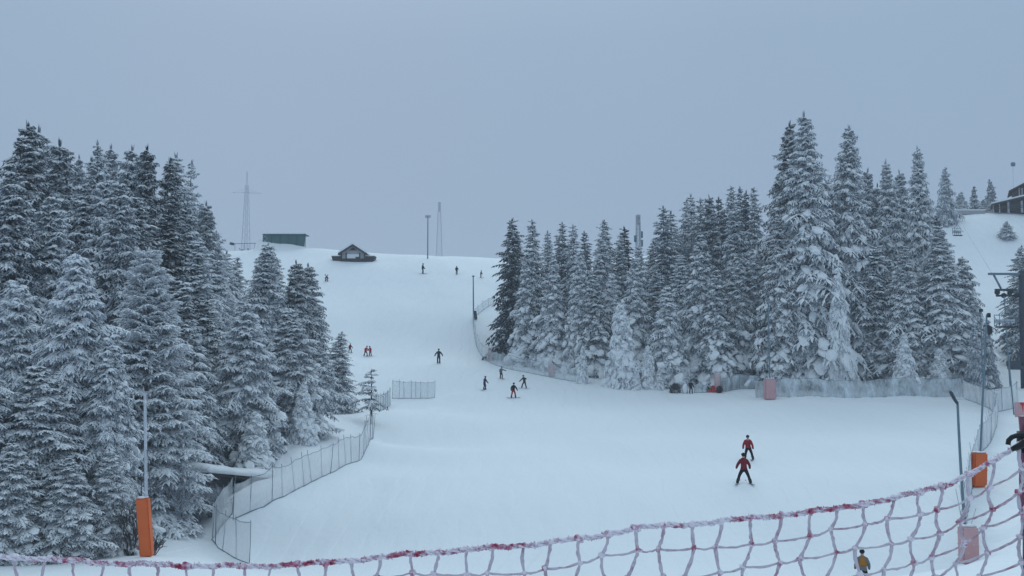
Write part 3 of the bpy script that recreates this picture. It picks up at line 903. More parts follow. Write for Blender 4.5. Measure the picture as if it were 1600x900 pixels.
fence('safety_fence', [(585, 80), (578, 74), (567, 71), (527, 66), (480, 61.5), (450, 59), (418, 57), (389, 56.2), (371, 55.7)], 1.95, 1.35, M['net'],
      'long pale netting fence with thin dark posts curving down the left side of the piste', FG, seed=1, lean=3.2)
fence('safety_fence', [(369, 56.2), (352, 55), (339, 53.4), (350, 52.4), (366, 51.8), (382, 51.4), (397, 51)], 2.0, 0.85, M['net'],
      'short near end of the left netting fence, bent around a corner with tilted posts', FG, seed=2, lean=4.5)
fence('safety_fence', [(586, 96), (590, 99), (602, 104), (612, 108)], 1.75, 1.5, M['net_dense'],
      'grey snow-clogged netting piece right behind the thin young fir', FG, seed=3, lean=2)
fence('safety_fence', [(614, 112), (640, 112.5), (662, 113), (680, 113)], 1.95, 0.75, M['net_back'],
      'short straight grey netting fence ending freely in the middle of the piste', FG, seed=4, lean=1.5, sag=.05)
c_path = [(px, hit(px, py)) for px, py in [(739, 500), (741, 520), (744, 540), (752, 556), (768, 568), (800, 578), (835, 585), (870, 592), (905, 598)]]
fence('safety_fence', c_path, 1.9, 2.6, M['net_back'], 'long translucent netting fence curving below the left end of the right forest', FG, seed=5, lean=4, sag=.2, post_mat=M['pale_steel'])
fence('safety_fence', [(740, hit(740, 498)), (757, 155), (776, 160)], 1.35, 2.2, M['net_back'], 'short netting fence running uphill right from the slim lamp pole to the forest', FG, seed=6, lean=4)
fence('safety_fence', [(1083, hit(1083, 614)), (1092, hit(1092, 614)), (1102, hit(1102, 614))], 1.0, 1.0, M['net_dense'], 'small white netting panel between the dark figure and the red sled', FG, seed=7, lean=1)
fence('safety_fence', [(1124, hit(1124, 613)), (1150, hit(1150, 609)), (1188, hit(1188, 608))], 1.75, 3.2, M['net_dense'], 'grey netting fence set back behind the pink post pad', FG, seed=8, lean=2)
d_path = [(1178, 108.5), (1210, 108.3), (1260, 108.5), (1320, 108.5), (1380, 108.5), (1430, 108.5), (1480, 107.5), (1500, 106)]
fence('safety_fence', d_path, 2.15, 3.4, M['net_dense'], 'long grey snow-clogged netting fence in front of the giant firs', FG, seed=9, lean=5, sag=.16, bow=.5, clumps=1, post_mat=M['pale_steel'])
fence('safety_fence', [(1500, 106), (1520, 103), (1540, 98), (1552, 92), (1550, 84), (1538, 75), (1524, 68), (1512, 62), (1504, 56), (1496, 51), (1490, 46)], 2.0, 1.7, M['net_pale'],
      'pale netting fence coming toward the viewer along the right side of the piste', FG, seed=10, lean=6, post_mat=M['pale_steel'])
fence('safety_fence', [(1549, 95), (1560, 95.5), (1572, 96), (1585, 97)], 2.3, 1.1, M['net_pale'],
      'short pale netting piece branching off the right fence below the chairlift chair', FG, seed=12, lean=4, post_mat=M['steel'])

# ------------------------------------------------------------------ padded poles and lamps
def pad_mesh(mb, w, h, lean=0.0, z0=0.0):
    rot = Matrix.Rotation(lean, 3, 'Y')
    mb.box(Vector((math.sin(lean) * h / 2, 0, z0 + h / 2)), (w, w * .8, h), rot, bevel=w * .10)
    return mb
def padded_pole(px, D, pole_h, pad_w, pad_h, lean, label, pad_mat='orange', r=.055, head=None, pole_mat='steel', pad_lean=None, rz=.3, pad_z=0.0, name='lamp_post', cat='lamp post', bend=0.0):
    p = on(px, D); root = empty(name, p, 0, label, cat)
    mb = MB(); n = 8
    pts = [(math.sin(lean) * pole_h * k / n + bend * math.sin(math.pi * k / n), 0, -0.3 + (pole_h + .3) * k / n) for k in range(n + 1)]
    mb.tube(pts, [r * (1.1 - .3 * k / n) for k in range(n + 1)], 10); mb.build('pole', M[pole_mat], root)
    if pad_h:
        mb = MB(); pad_mesh(mb, pad_w, pad_h, lean if pad_lean is None else pad_lean, pad_z)
        o = mb.build('pad', M[pad_mat], root); o.rotation_euler[2] = 0
        for zz in (.2, .5, .8):
            mb = MB(); mb.box(Vector((math.sin(lean if pad_lean is None else pad_lean) * pad_h * zz, 0, pad_z + pad_h * zz)), (pad_w + .012, pad_w * .8 + .012, .03), Matrix.Rotation(lean if pad_lean is None else pad_lean, 3, 'Y')); mb.build('strap', M[pad_mat], o)
        mb = MB(); mb.ball(Vector((math.sin(lean if pad_lean is None else pad_lean) * pad_h, 0, pad_z + pad_h + .01)), (pad_w * .5, pad_w * .4, .05), noise=.15, seed=int(px)); mb.build('snow_cap', M['snow'], root)
    top = Vector(pts[-1])
    if head == 'flood':
        mb = MB()
        for sx in (-.28, .28):
            for sz in (0, -.32): mb.box(top + Vector((sx, -.12, sz)), (.46, .22, .28), Matrix.Rotation(R(20), 3, 'X'), bevel=.02)
        mb.box(top + Vector((0, .02, -.15)), (1.0, .06, .08)); mb.build('floodlight', M['pale_steel'], root)
    elif head == 'box':
        mb = MB(); mb.box(top + Vector((.10, -.05, -.05)), (.16, .2, .26), bevel=.02); mb.build('lamp_head', M['black'], root)
    elif head == 'cap':
        mb = MB(); mb.box(top + Vector((0, -.06, .05)), (.42, .34, .16), bevel=.04); mb.build('lamp_head', M['steel'], root)
    elif head == 'hook':
        mb = MB(); mb.tube([top, top + Vector((-.10, 0, .14)), top + Vector((-.24, 0, .42)), top + Vector((-.30, 0, .50))], [r, r * 1.1, r * 1.2, r * .8], 8); mb.build('hook', M['dark_steel'], root)
    return root
pp = padded_pole(240, 43, 7.0, .50, 2.42, R(-2.2), 'grey lamp pole with tall orange padding beside the near firs on the left', r=.07, head='box', pole_mat='pale_steel', pad_lean=R(-5.5))
mb = MB(); mb.tube([(.16, -.05, 1.9), (.05, -.06, 3.1), (-.08, -.05, 4.4)], .018, 5); mb.tube([(-.28, 0, 1.8), (-.30, 0, 3.0), (-.2, 0, 3.5)], .022, 5); mb.build('cable', M['twig_dark'], pp)
padded_pole(1519, 60, 10.0, .78, 2.0, R(4.6), 'leaning dark pole rising from the orange pad right of the piste', r=.06, head='box', pad_lean=R(3), name='piste_pole', cat='pole')
padded_pole(1501, 41.5, 6.35, .66, 1.5, R(-2.4), 'slim dark pole with a hooked top and a frosted red pad behind the red net', pad_mat='pink', r=.06, head='hook', pad_lean=R(0), name='piste_pole', cat='pole', bend=-.05)
padded_pole(668, 190, 8.1, 0, 0, 0, 'lamp mast with a cluster of floodlights on the far crest', r=.11, head='flood', name='lamp_mast', cat='lamp mast')
lp = padded_pole(740, hit(740, 500), 6.3, 0, 0, R(-.5), 'slim lamp pole at the upper corner of the piste nets', r=.10, head='cap', name='lamp_mast', cat='lamp mast')
mb = MB(); mb.box((.28, 0, .65), (.42, .35, 1.25), Matrix.Rotation(R(-8), 3, 'Y'), bevel=.05); mb.build('pad', M['dark_steel'], lp)
padded_pole(1200, 107.5, 10.6, 1.15, 2.2, 0, 'slim mast with a faded pink pad in front of the giant firs', pad_mat='pink', r=.08, pole_mat='steel', head=None, name='piste_pole', cat='pole')
for px, py, w, h, c, lab in [(766, 563, .5, 1.6, 'pink', 'small reddish pad on the bend of the net below the slim lamp pole'),
                             (862, 588, .75, 1.5, 'pink', 'faded pink pad on the net near the front row of firs'),
                             (1120, 612, .7, 2.0, 'palepink', 'pale pink pad with a red top beside the red sled')]:
    padded_pole(px, hit(px, py), h + .5, w, h, R(-3), lab, pad_mat=c, r=.05, pole_mat='pale_steel', name='padded_post', cat='padded post')
# marker board near the chairlift
root = empty('marker_board', on(1589, 84), 0, 'small red and white board on a post below the chairlift', 'sign')
root.location.z = at(1589, 652, 84).z
mb = MB(); mb.box((0, 0, .62), (1.05, .08, 1.2), bevel=.03); bd = mb.build('board', M['pink'], root)
mb = MB(); mb.poly([(-.10, -.046, 1.1), (.05, -.046, .9), (.12, -.046, .35), (.2, -.046, .95), (.34, -.046, 1.12), (.34, -.046, 1.2), (-.10, -.046, 1.2)]); mb.build('red_mark', M['redsled'], bd)
mb = MB(); mb.tube([(0, .08, -1.2), (0, .08, 1.2)], .04, 6); mb.build('post', M['pale_steel'], root)
# plain thin pole with snow stub beside it
padded_pole(1578, 92, 6.6, 0, 0, R(-3.5), 'thin pole standing in the net bend in front of the chairlift chair', r=.055, name='piste_pole', cat='pole')

# ------------------------------------------------------------------ snow-covered roof edge on the left
def roof_edge():
    a, b = at(303, 737, 58), at(402, 746, 63)
    root = empty('shelter', (a + b) / 2, math.atan2(b.y - a.y, b.x - a.x), 'low shelter roof under a thick rounded layer of snow at the left bank', 'shelter')
    ln = (b - a).length; sl = math.atan2(b.z - a.z, Vector((b.x - a.x, b.y - a.y)).length)
    rot = Matrix.Rotation(-sl, 3, 'Y')
    mb = MB(); mb.box((0, 0, -.12), (ln, 2.2, .14), rot); mb.build('roof', M['wood_dark'], root)
    mb = MB()
    bm = mb.bm
    n = 26; rows = []
    for i in range(n + 1):
        u = i / n; x = -ln / 2 - .1 + (ln + .5) * u
        th = .46 + .05 * math.sin(u * 9) + .03 * math.sin(u * 23)
        if u < .06: th *= .45 + u * 8
        zc = -math.tan(sl) * -x
        ring = []
        for k in range(12):
            ang = 2 * math.pi * k / 12
            yy = math.cos(ang) * 1.2; z_ = math.sin(ang)
            ring.append(bm.verts.new((x, yy, zc + (.02 + (th if z_ > 0 else .05) * (abs(z_) ** .5) * (1 if z_ > 0 else -1)))))
        rows.append(ring)
    for r0, r1 in zip(rows[:-1], rows[1:]):
        for k in range(12):
            f = bm.faces.new((r0[k], r0[(k + 1) % 12], r1[(k + 1) % 12], r1[k])); f.smooth = True
    bm.faces.new(rows[0]); bm.faces.new(list(reversed(rows[-1])))
    mb.build('snow_layer', M['snow'], root)
    for x in (-ln * .44,):
        mb = MB(); mb.box((x, .4, -1.05), (.14, .14, 1.9)); mb.build('post', M['wood_dark'], root)
    mb = MB()
    for k in range(7): mb.box((0, .95, -.40 - .22 * k), (ln * .94, .04, .2))
    mb.build('back_wall', M['plaster'], root)
roof_edge()

# ------------------------------------------------------------------ buildings on the crest
def crest_hut():
    D = 185; p = on(551, D); p.z = at(551, 409, D).z
    root = empty('wooden_hut', p, 0, 'small gabled wooden hut with side decks in the middle of the far crest', 'hut')
    k = D / F
    w, he, hr = 38 * k, 14 * k, 26 * k         # wall width, eaves and ridge heights
    mb = MB(); mb.prism([(-w / 2, -.6), (w / 2, -.6), (w / 2, he), (0, hr - .15), (-w / 2, he)], 0, 4.5); mb.build('wall', M['plaster'], root)
    # roof slabs with snow
    for nm, t0, t1, mt, ov in (('roof', .0, .16, 'wood_dark', .35), ('roof_snow', .165, .42, 'snow', .33)):
        mb = MB()
        for s in (-1, 1):
            e = Vector((s * (w / 2 + .45), 0, he - .33)); r = Vector((0, 0, hr))
            mb.prism([(e.x, e.z + t0), (r.x, r.z + t0), (r.x, r.z + t1), (e.x, e.z + t1)][::s], -.6 - ov * .2, 4.9)
        mb.build(nm, M[mt], root)
    mb = MB()
    for s in (-1, 1):
        mb.prism([(s * (w / 2 + .43), he - .55), (0, hr - .25), (0, hr + .0), (s * (w / 2 + .43), he - .30)][::s], -.72, -.665)
    mb.build('barge_board', M['wood_dark'], root)
    mb = MB(); mb.prism([(-.75, hr - .95), (.75, hr - .95), (0, hr - .32)], -.05, -.02); mb.build('gable_vent', M['wood_dark'], root)
    mb = MB(); mb.box((0, -.04, .28), (w + .1, .06, .62)); mb.build('plinth', M['wood_dark'], root)
    for x in (-w / 2 + .12, -w * .28, w * .28, w / 2 - .12):
        mb = MB(); mb.box((x, -.09, he * .5), (.2, .1, he)); mb.build('post', M['wood_dark'], root)
    mb = MB(); mb.box((0, -.045, he * .62), (w * .5, .05, .75)); f = mb.build('window', M['snow'], root, 'white shuttered opening')
    mb = MB(); mb.box((w * .2, -.10, .5), (.8, .07, .75)); mb.build('door', M['wood_dark'], root)
    for s in (-1, 1):
        mb = MB(); x0, x1, x2 = s * (w / 2 + .05), s * (w / 2 + 1.75), s * (w / 2 + 1.3)
        mb.prism([(x0, -.3), (x2, -.3), (x1, 1.05), (x0, 1.05)][::s], .1, 2.6); d = mb.build('side_deck', M['wood_dark'], root)
        mb = MB(); mb.box(((x0 + x1) / 2, 1.35, 1.10), (1.75, 2.6, .12), bevel=.04); mb.build('deck_snow', M['snow'], d)
crest_hut()

def green_shed():
    D = 197; a, b = at(410, 366, D), at(476, 367.5, D); p = on(443, D); p.z = at(443, 386, D).z
    root = empty('green_shed', p, 0, 'long dark green sheeted shed half buried in drifted snow on the far crest', 'shed')
    hw = (b.x - a.x) / 2; h = a.z - p.z
    mb = MB(); mb.prism([(-hw, -1.2), (hw - .35, -1.2), (hw, h - .1), (-hw, h)], 0, .25); mb.build('wall', M['green'], root)
    mb = MB(); mb.box((0, 1.6, h - .02), (2 * hw + .2, 3.6, .1)); rf = mb.build('roof', M['green'], root)
    mb = MB(); mb.box((0, 1.6, h + .13), (2 * hw + .35, 3.7, .18), bevel=.06); mb.build('roof_snow', M['snow'], rf)
    for x in np.linspace(-hw, hw, 6):
        mb = MB(); mb.box((float(x), -.05, h / 2 - .4), (.10, .09, h + .9)); mb.build('post', M['dark_steel'], root)
    mb = MB(); mb.box((0, -.045, h - .12), (2 * hw, .07, .16)); mb.build('top_rail', M['dark_steel'], root)
    mb = MB()      # lattice at the left end
    for k in range(3): mb.tube([(-hw - .2, -.1, h * (k) / 3), (-hw + .9, -.1, h * (k + 1) / 3)], .035, 4); mb.tube([(-hw - .2, -.1, h * (k + 1) / 3), (-hw + .9, -.1, h * k / 3)], .035, 4)
    mb.build('bracing', M['pale_steel'], root)
    mb = MB(); rows = []
    n = 20
    for i in range(n + 1):
        u = i / n; x = -hw - 1.2 + (2 * hw + 1.6) * u
        hh = 1.25 * (1 - u) ** .8 + .25 + .08 * math.sin(u * 12) - (.5 if u > .95 else 0)
        rows.append([mb.bm.verts.new((x, .3 - t * 3.2, -1.1 + (hh + 1.05) * (1 - t) ** 1.4)) for t in (0, .08, .25, .5, .75, 1)])
    for r0, r1 in zip(rows[:-1], rows[1:]):
        for k in range(5):
            f = mb.bm.faces.new((r0[k], r0[k + 1], r1[k + 1], r1[k])); f.smooth = True
    mb.build('snow_drift', M['snow'], root)
green_shed()

def barrier():
    D = 199; a = at(361, 381, D); b = at(402, 380, D)
    root = empty('barrier_rail', on(380, D), 0, 'thin barrier rail with a dark box at its left end on the far crest', 'barrier')
    o = root.location
    mb = MB(); mb.tube([a - o, b - o], .05, 6); mb.build('rail', M['dark_steel'], root)
    mb = MB(); mb.box(a - o + Vector((.2, 0, 0)), (.9, .5, .5), Matrix.Rotation(R(12), 3, 'Y'), bevel=.08); mb.build('box', M['dark_steel'], root)
    for u in (.15, .5, .9):
        q = a.lerp(b, u) - o; mb = MB(); mb.tube([q, (q.x, q.y, gz(q.x + o.x, q.y + o.y) - o.z - .3)], .04, 5); mb.build('post', M['steel'], root)
barrier()

def lattice_mast(px, D, top_py, w0, w1, label, name, cat, arms=(), mat='fog_steel', sections=14, r=.07, solid_top=None):
    p = on(px, D, -.5); root = empty(name, p, R(12), label, cat)
    h = at(px, top_py, D).z - p.z
    mb = MB()
    cs = [(-1, -1), (1, -1), (1, 1), (-1, 1)]
    def c(k, u):
        w = (w0 * (1 - u) + w1 * u) / 2
        return Vector((cs[k % 4][0] * w, cs[k % 4][1] * w, h * u))
    for k in range(4):
        mb.tube([c(k, 0), c(k, 1)], r, 5)
        for s in range(sections):
            u0, u1 = (s / sections), ((s + 1) / sections)
            mb.tube([c(k, u0), c(k + 1, u1)], r * .55, 4, cap=False)
            mb.tube([c(k + 1, u0), c(k, u1)], r * .55, 4, cap=False)
            mb.tube([c(k, u1), c(k + 1, u1)], r * .5, 4, cap=False)
    mb.build('lattice', M[mat], root)
    for py, hw in arms:
        z = at(px, py, D).z - p.z
        mb = MB()
        for s in (-1, 1):
            mb.tube([(0, -.3, z), (s * hw, 0, z - .15)], r * .8, 5); mb.tube([(0, .3, z), (s * hw, 0, z - .15)], r * .8, 5)
            mb.tube([(0, 0, z + 1.1), (s * hw, 0, z - .15)], r * .7, 5)
            for t in (.3, .55, .8):
                mb.tube([(s * hw * t, 0, z - .1), (s * hw * t, 0, z + 1.1 * (1 - t))], r * .4, 4)
        mb.build('cross_arm', M[mat], root)
    if solid_top:
        mb = MB(); mb.box((0, 0, h - solid_top / 2), (.38, .38, solid_top), bevel=.08); mb.build('antenna', M['pale_steel'], root)
    return root
lattice_mast(383, 290, 290, 3.4, .9, 'faint power pylon with one long cross arm fading into the fog at the left', 'power_pylon', 'pylon', arms=((301, 4.0),), r=.042)
o = lattice_mast(383, 290.01, 268, 1.0, .3, 'x', 'tmp_mast', 'mast', r=.035, sections=10)
# keep the spire of the pylon as one of its parts
py_root = [q for q in bpy.data.objects if q.name.startswith('power_pylon')][0]
for ch in list(o.children):
    ch.parent = py_root; ch.name = 'spire'
bpy.data.objects.remove(o)
lattice_mast(686, 300, 316, 2.6, .6, 'faint lattice radio mast fading into the fog right of the floodlight mast', 'radio_mast', 'radio mast', r=.038, solid_top=3.0, sections=18)
o = lattice_mast(998, 165, 336, 1.1, .5, 'rimed radio mast with stubby antennas rising out of the right forest', 'radio_mast', 'radio mast', r=.06, solid_top=1.6, sections=18)
for dz, s in ((3.2, 1), (3.9, -1), (4.6, 1)):
    mb = MB(); hh = at(998, 336, 165).z - o.location.z
    mb.box((s * .55, -.1, hh - dz), (.35, .3, 1.1), bevel=.05); mb.build('antenna', M['steel'], o)

# ------------------------------------------------------------------ lodge and hut on the right hilltop
def lodge():
    D = 190; k = D / F
    p = at(1550, 331, D)
    root = empty('timber_lodge', p, R(-24), 'reddish timber lodge with a snowy roof and veranda at the right edge of the hilltop', 'lodge')
    def X(px): return (px - 1550) * k
    def Zz(py): return (331 - py) * k
    # veranda
    mb = MB(); mb.box((X(1610), 5.2, Zz(322) - .3), (X(1665) - X(1553), 7.0, Zz(313) - Zz(331) + .6)); mb.build('lower_wall', M['wood_dark'], root)
    for px in (1552, 1561, 1573.5, 1592.5, 1611, 1630):
        mb = MB(); mb.box((X(px), .1, (Zz(316)) / 2 - .2), (.36 if px in (1573.5, 1592.5) else .18, .2, Zz(316) + .4)); mb.build('veranda_post', M['plaster'], root)
    for px0, px1 in ((1553, 1573), (1574, 1592), (1593, 1611)):
        mb = MB(); mb.box(((X(px0) + X(px1)) / 2, 1.65, Zz(321)), (X(px1) - X(px0) - .6, .08, .8)); f = mb.build('window', M['glass'], root)
        mb = MB(); mb.box(((X(px0) + X(px1)) / 2, 1.60, Zz(321)), (.09, .07, .8)); mb.build('frame', M['wood_red'], f)
    mb = MB(); mb.box((X(1600), -.02, .55), (X(1655) - X(1552), .08, .12)); mb.box((X(1600), -.02, .9), (X(1655) - X(1552), .08, .08)); mb.build('railing', M['wood_dark'], root)
    # lean-to roof rising to the right
    for nm, t0, t1, mt in (('veranda_roof', -.28, 0, 'wood_dark'), ('veranda_roof_snow', .01, .26, 'snow')):
        mb = MB(); mb.prism([(X(1549), Zz(319) + t0), (X(1660), Zz(296) + t0), (X(1660), Zz(296) + t1), (X(1549), Zz(319) + t1)], -.5, 4.8); mb.build(nm, M[mt], root)
    # upper storey, gable toward the valley
    mb = MB(); mb.prism([(X(1581), Zz(312)), (X(1669), Zz(312)), (X(1669), Zz(299)), (X(1625), Zz(278)), (X(1581), Zz(299))], 1.7, 8.5); mb.build('upper_wall', M['wood_red'], root)
    for nm, t0, t1, mt in (('roof', 0, .25, 'wood_dark'), ('roof_snow', .26, .42, 'snow')):
        mb = MB()
        mb.prism([(X(1575), Zz(300) + t0), (X(1625), Zz(275) + t0), (X(1625), Zz(275) + t1), (X(1575), Zz(300) + t1)], .9, 9)
        mb.prism([(X(1625) + .001, Zz(275) + t0), (X(1675), Zz(300) + t0), (X(1675), Zz(300) + t1), (X(1625) + .001, Zz(275) + t1)], .9, 9)
        mb.build(nm, M[mt], root)
    for px in (1590, 1594, 1606, 1618, 1630):
        mb = MB(); mb.box((X(px), 1.66, Zz(301)), (.22, .06, 1.7)); mb.build('shutter', M['plaster'], root)
    for px in (1599, 1612, 1624):
        mb = MB(); mb.box((X(px), 1.67, Zz(300)), (.8, .05, 1.1)); f = mb.build('window', M['glass'], root)
lodge()

def hill_hut():
    D = 186; p = at(1478, 340, D); p.z = gz(p.x, p.y)
    root = empty('lift_hut', p, R(-22), 'little snow-capped wooden hut with pale posts on the right hilltop', 'hut')
    mb = MB(); mb.box((-.1, 1, 1.0), (1.5, 1.8, 2.0)); mb.build('wall', M['wood_dark'], root)
    mb = MB(); mb.box((.05, .9, 2.25), (2.6, 2.6, .35), bevel=.12); mb.build('roof_snow', M['snow'], root)
    for x in (-1.0, 1.05): mb = MB(); mb.box((x, -.1, 1.05), (.28, .25, 2.1), bevel=.04); mb.build('post', M['pale_steel'], root)
    mb = MB(); mb.box((-.1, .08, .9), (.8, .06, 1.5)); mb.build('door', M['black'], root)
    root2 = empty('lift_post', on(1487, 187), 0, 'dark upright post with a snow cap beside the small hilltop hut', 'post')
    mb = MB(); mb.box((0, 0, 1.3), (.32, .3, 2.8), bevel=.03); mb.build('post_body', M['black'], root2)
    mb = MB(); mb.ball((0, 0, 2.78), (.5, .4, .22), noise=.1); mb.build('snow_cap', M['snow'], root2)
    root3 = empty('snow_wall', on(1517, 191), 0, 'low snow-buried wall between the hilltop hut and the lodge', 'low wall')
    mb = MB(); mb.box((0, 0, .35), (6.0, .5, .8), bevel=.1); mb.build('wall', M['plaster'], root3)
    mb = MB(); mb.box((0, 0, .83), (6.2, .8, .26), bevel=.1); mb.build('snow_layer', M['snow'], root3)
hill_hut()

# ------------------------------------------------------------------ chairlift
def chairlift():
    D = 104
    base = on(1598, D)
    root = empty('lift_pylon', base, 0, 'dark chairlift pylon with a cross arm at the right edge', 'lift pylon')
    k = D / F
    def X(px): return (px - 1598) * k
    def Zz(py): return at(1598, py, D).z - base.z
    H = Zz(428)
    mb = MB(); mb.tube([(0, 0, -.5), (0, 0, H * .5), (0, 0, H + .3)], [.50, .44, .36], 14); mb.build('column', M['dark_steel'], root)
    mb = MB(); mb.box((X(1600), 0, Zz(428)), (X(1655) - X(1545), .35, .22), bevel=.03); mb.build('cross_arm', M['steel'], root)
    mb = MB()
    for px in (1553, 1643):
        s = 1 if px < 1598 else -1
        mb.tube([(X(px), 0, Zz(429)), (X(px + 11 * s), 0, Zz(451))], .10, 6)
    mb.build('strut', M['steel'], root)
    for px in (1571, 1625):
        mb = MB(); mb.box((X(px), 0, Zz(453)), (X(1588) - X(1555), .3, .22), bevel=.03); mb.box((X(px), 0, Zz(462)), (X(1586) - X(1556), .3, .2), bevel=.03)
        f = mb.build('sheave_frame', M['dark_steel'], root)
        for j in range(4):
            m2 = MB(); c = Vector((X(px - 15 + 10 * j), -.25, Zz(462 if j % 2 else 457)))
            m2.tube([c + Vector((0, -.08, 0)), c + Vector((0, .08, 0))], .26, 14); m2.build('sheave', M['black'], f)
    mb = MB(); mb.box((X(1583), -.3, Zz(574)), (1.7, .8, .45), bevel=.06); mb.build('platform', M['dark_steel'], root)
    # chair in front of the pylon
    top = at(1573, 463, D - .4); seat = at(1572, 511, D - .4)
    ch = empty('chairlift_chair', seat, 0, 'empty dark chairlift chair hanging left of the pylon', 'chairlift chair', 'chairs on the lift')
    def build_chair(ch, hh, w, lean=.25):
        mb = MB(); mb.tube([(0, 0, 1.25), (-.05, 0, hh * .7), (-.1, 0, hh)], .05, 6)
        mb.tube([(-.35 * w, 0, 1.2), (0, 0, 1.9), (.35 * w, 0, 1.2)], .045, 6); mb.build('hanger', M['steel'], ch)
        mb = MB(); mb.box((0, -.1, 0), (w, .55, .16), bevel=.05); mb.build('seat', M['black'], ch)
        mb = MB(); mb.box((0, .22, .58), (w * .96, .05, .42), Matrix.Rotation(R(8), 3, 'X'), bevel=.02); mb.build('backrest', M['pale_steel'], ch)
        mb = MB()
        for x in np.linspace(-w / 2, w / 2, 5): mb.tube([(x, .2, .1), (x, .2, 1.22)], .035, 5)
        mb.tube([(-w / 2, .2, 1.22), (w / 2, .2, 1.22)], .04, 6); mb.build('seat_frame', M['steel'], ch)
        mb = MB(); mb.tube([(-w / 2, .1, 1.0), (-w / 2, -.5, .55), (w / 2, -.5, .55), (w / 2, .1, 1.0)], .03, 6); mb.build('safety_bar', M['steel'], ch)
    build_chair(ch, top.z - seat.z, 2.15)
    # second chair far up the line
    D2 = 165; s2 = at(1496, 368, D2); c2 = empty('chairlift_chair', s2, R(10), 'small dark chair high up the lift line over the right snow slope', 'chairlift chair', 'chairs on the lift')
    t2 = at(1496, 346, D2)
    build_chair(c2, t2.z - s2.z, 1.5)
    mb = MB(); mb.box((0, 0, .95), (.9, .5, .3), bevel=.1); mb.build('snow_cap', M['snow'], c2)
    # rope
    root_c = empty('haul_rope', top, 0, 'thin haul rope running uphill from the chairlift pylon', 'rope')
    pts = []
    end = at(1488, 322, 187)
    for i in range(25):
        u = i / 24; a = top.lerp(end, u)
        a.z += -1.0 * 4 * u * (1 - u) * .25 + (t2.z - top.lerp(end, .735).z) * (1 - abs(u - .735) / .735 if u < .735 else 1 - (u - .735) / .265)
        pts.append(a - top)
    mb = MB(); mb.tube(pts, .02, 5); mb.build('rope', M['steel'], root_c)
    # low barrier and thin post under the chair
    post = empty('lift_gate', on(1570, 97), 0, 'thin post with a short dark cross board below the chairlift chair', 'post')
    z0 = post.location.z
    h = at(1570, 513, 97).z - z0
    mb = MB(); mb.tube([(.3, 0, -.3), (.12, 0, h * .5), (0, 0, h)], .055, 7); mb.build('pole', M['steel'], post)
    mb = MB(); mb.box((.65, .1, at(1570, 568, 97).z - z0), (1.3, .3, .55), bevel=.06); mb.build('cross_board', M['dark_steel'], post)
    mb = MB(); mb.tube([(-.7, 0, at(1570, 551, 97).z - z0), (.6, 0, at(1570, 550, 97).z - z0)], .035, 5); mb.tube([(.5, 0, at(1570, 550, 97).z - z0), (.7, 0, at(1570, 541, 97).z - z0), (.6, 0, at(1570, 532, 97).z - z0)], .03, 5); mb.build('bracket', M['steel'], post)
    # loudspeaker pole beside the trees
    lp = empty('speaker_pole', on(1531, 101), 0, 'slim pole with a small dark loudspeaker at the forest end', 'pole')
    z0 = lp.location.z; h = at(1535, 485, 101).z - z0
    mb = MB(); mb.tube([(0, 0, -.3), (0, 0, h)], .045, 6); mb.build('pole', M['steel'], lp)
    mb = MB(); mb.box((0, -.1, h + .0), (.32, .3, .3), bevel=.04); mb.build('speaker', M['black'], lp)
    # small curved grey guard near it
    gb = empty('hanging_lamp', at(1545, 515, 100), 0, 'dark curved hood beside the loudspeaker pole at the forest end', 'lamp')
    mb = MB(); mb.tube([(-.5, 0, .35), (-.1, 0, .36), (.1, 0, .2), (.12, 0, -.25), (.0, 0, -.5)], [.08, .16, .24, .24, .1], 10); mb.build('hood', M['black'], gb)
    mb = MB(); zb = gz(gb.location.x, 100) - gb.location.z; mb.tube([(-.5, 0, .35), (-.52, 0, zb)], .04, 6); mb.build('pole', M['steel'], gb)
chairlift()
mast = empty('lamp_mast', on(1589, 203), 0, 'square lamp on a thin rimed mast standing behind the lodge', 'lamp mast')
mh = at(1589, 257, 203).z - mast.location.z
mb = MB(); mb.tube([(0, 0, -.2), (0, 0, mh)], .035, 6); mb.build('pole', M['pale_steel'], mast)
mb = MB(); mb.box((0, -.1, mh), (.75, .5, .75), bevel=.06); mb.build('lamp_head', M['steel'], mast)

# ------------------------------------------------------------------ red sled
sd = hit(1114, 613)
sled = empty('rescue_sled', on(1114, sd), R(0), 'low red sled with an upright red backrest in front of the netting', 'sled')
mb = MB(); mb.prism([(-.85, .02), (.75, .02), (.95, .35), (.7, .26), (-.6, .22), (-.95, .3)], -.35, .35); mb.build('hull', M['redsled'], sled)
mb = MB(); mb.box((-.15, .0, .45), (.42, .25, .6), Matrix.Rotation(R(10), 3, 'Y'), bevel=.08); mb.build('backrest', M['redsled'], sled)
pk = empty('backpack', on(1122, sd - .5), 0, 'round black pack lying against the right end of the red sled', 'backpack')
mb = MB(); mb.ball((0, 0, .42), (.36, .3, .42), noise=.05); mb.build('bag', M['black'], pk)
mb = MB(); mb.tube([(-.15, -.25, .7), (-.2, -.36, .45), (-.15, -.27, .15)], .03, 5); mb.build('strap', M['dark_steel'], pk); mb = MB(); mb.tube([(.15, -.25, .7), (.2, -.36, .45), (.15, -.27, .15)], .03, 5); mb.build('strap', M['dark_steel'], pk)
st = empty('snow_block', on(1068.5, hit(1068.5, 615)), 0, 'upright white snow-caked board left of the standing dark figure', 'board')
mb = MB(); mb.box((0, 0, .55), (.62, .2, 1.15), bevel=.08); mb.build('board', M['plaster'], st)
mb = MB(); mb.ball((0, -.11, .55), (.3, .08, .56), noise=.1); mb.build('snow_crust', M['snow'], st)

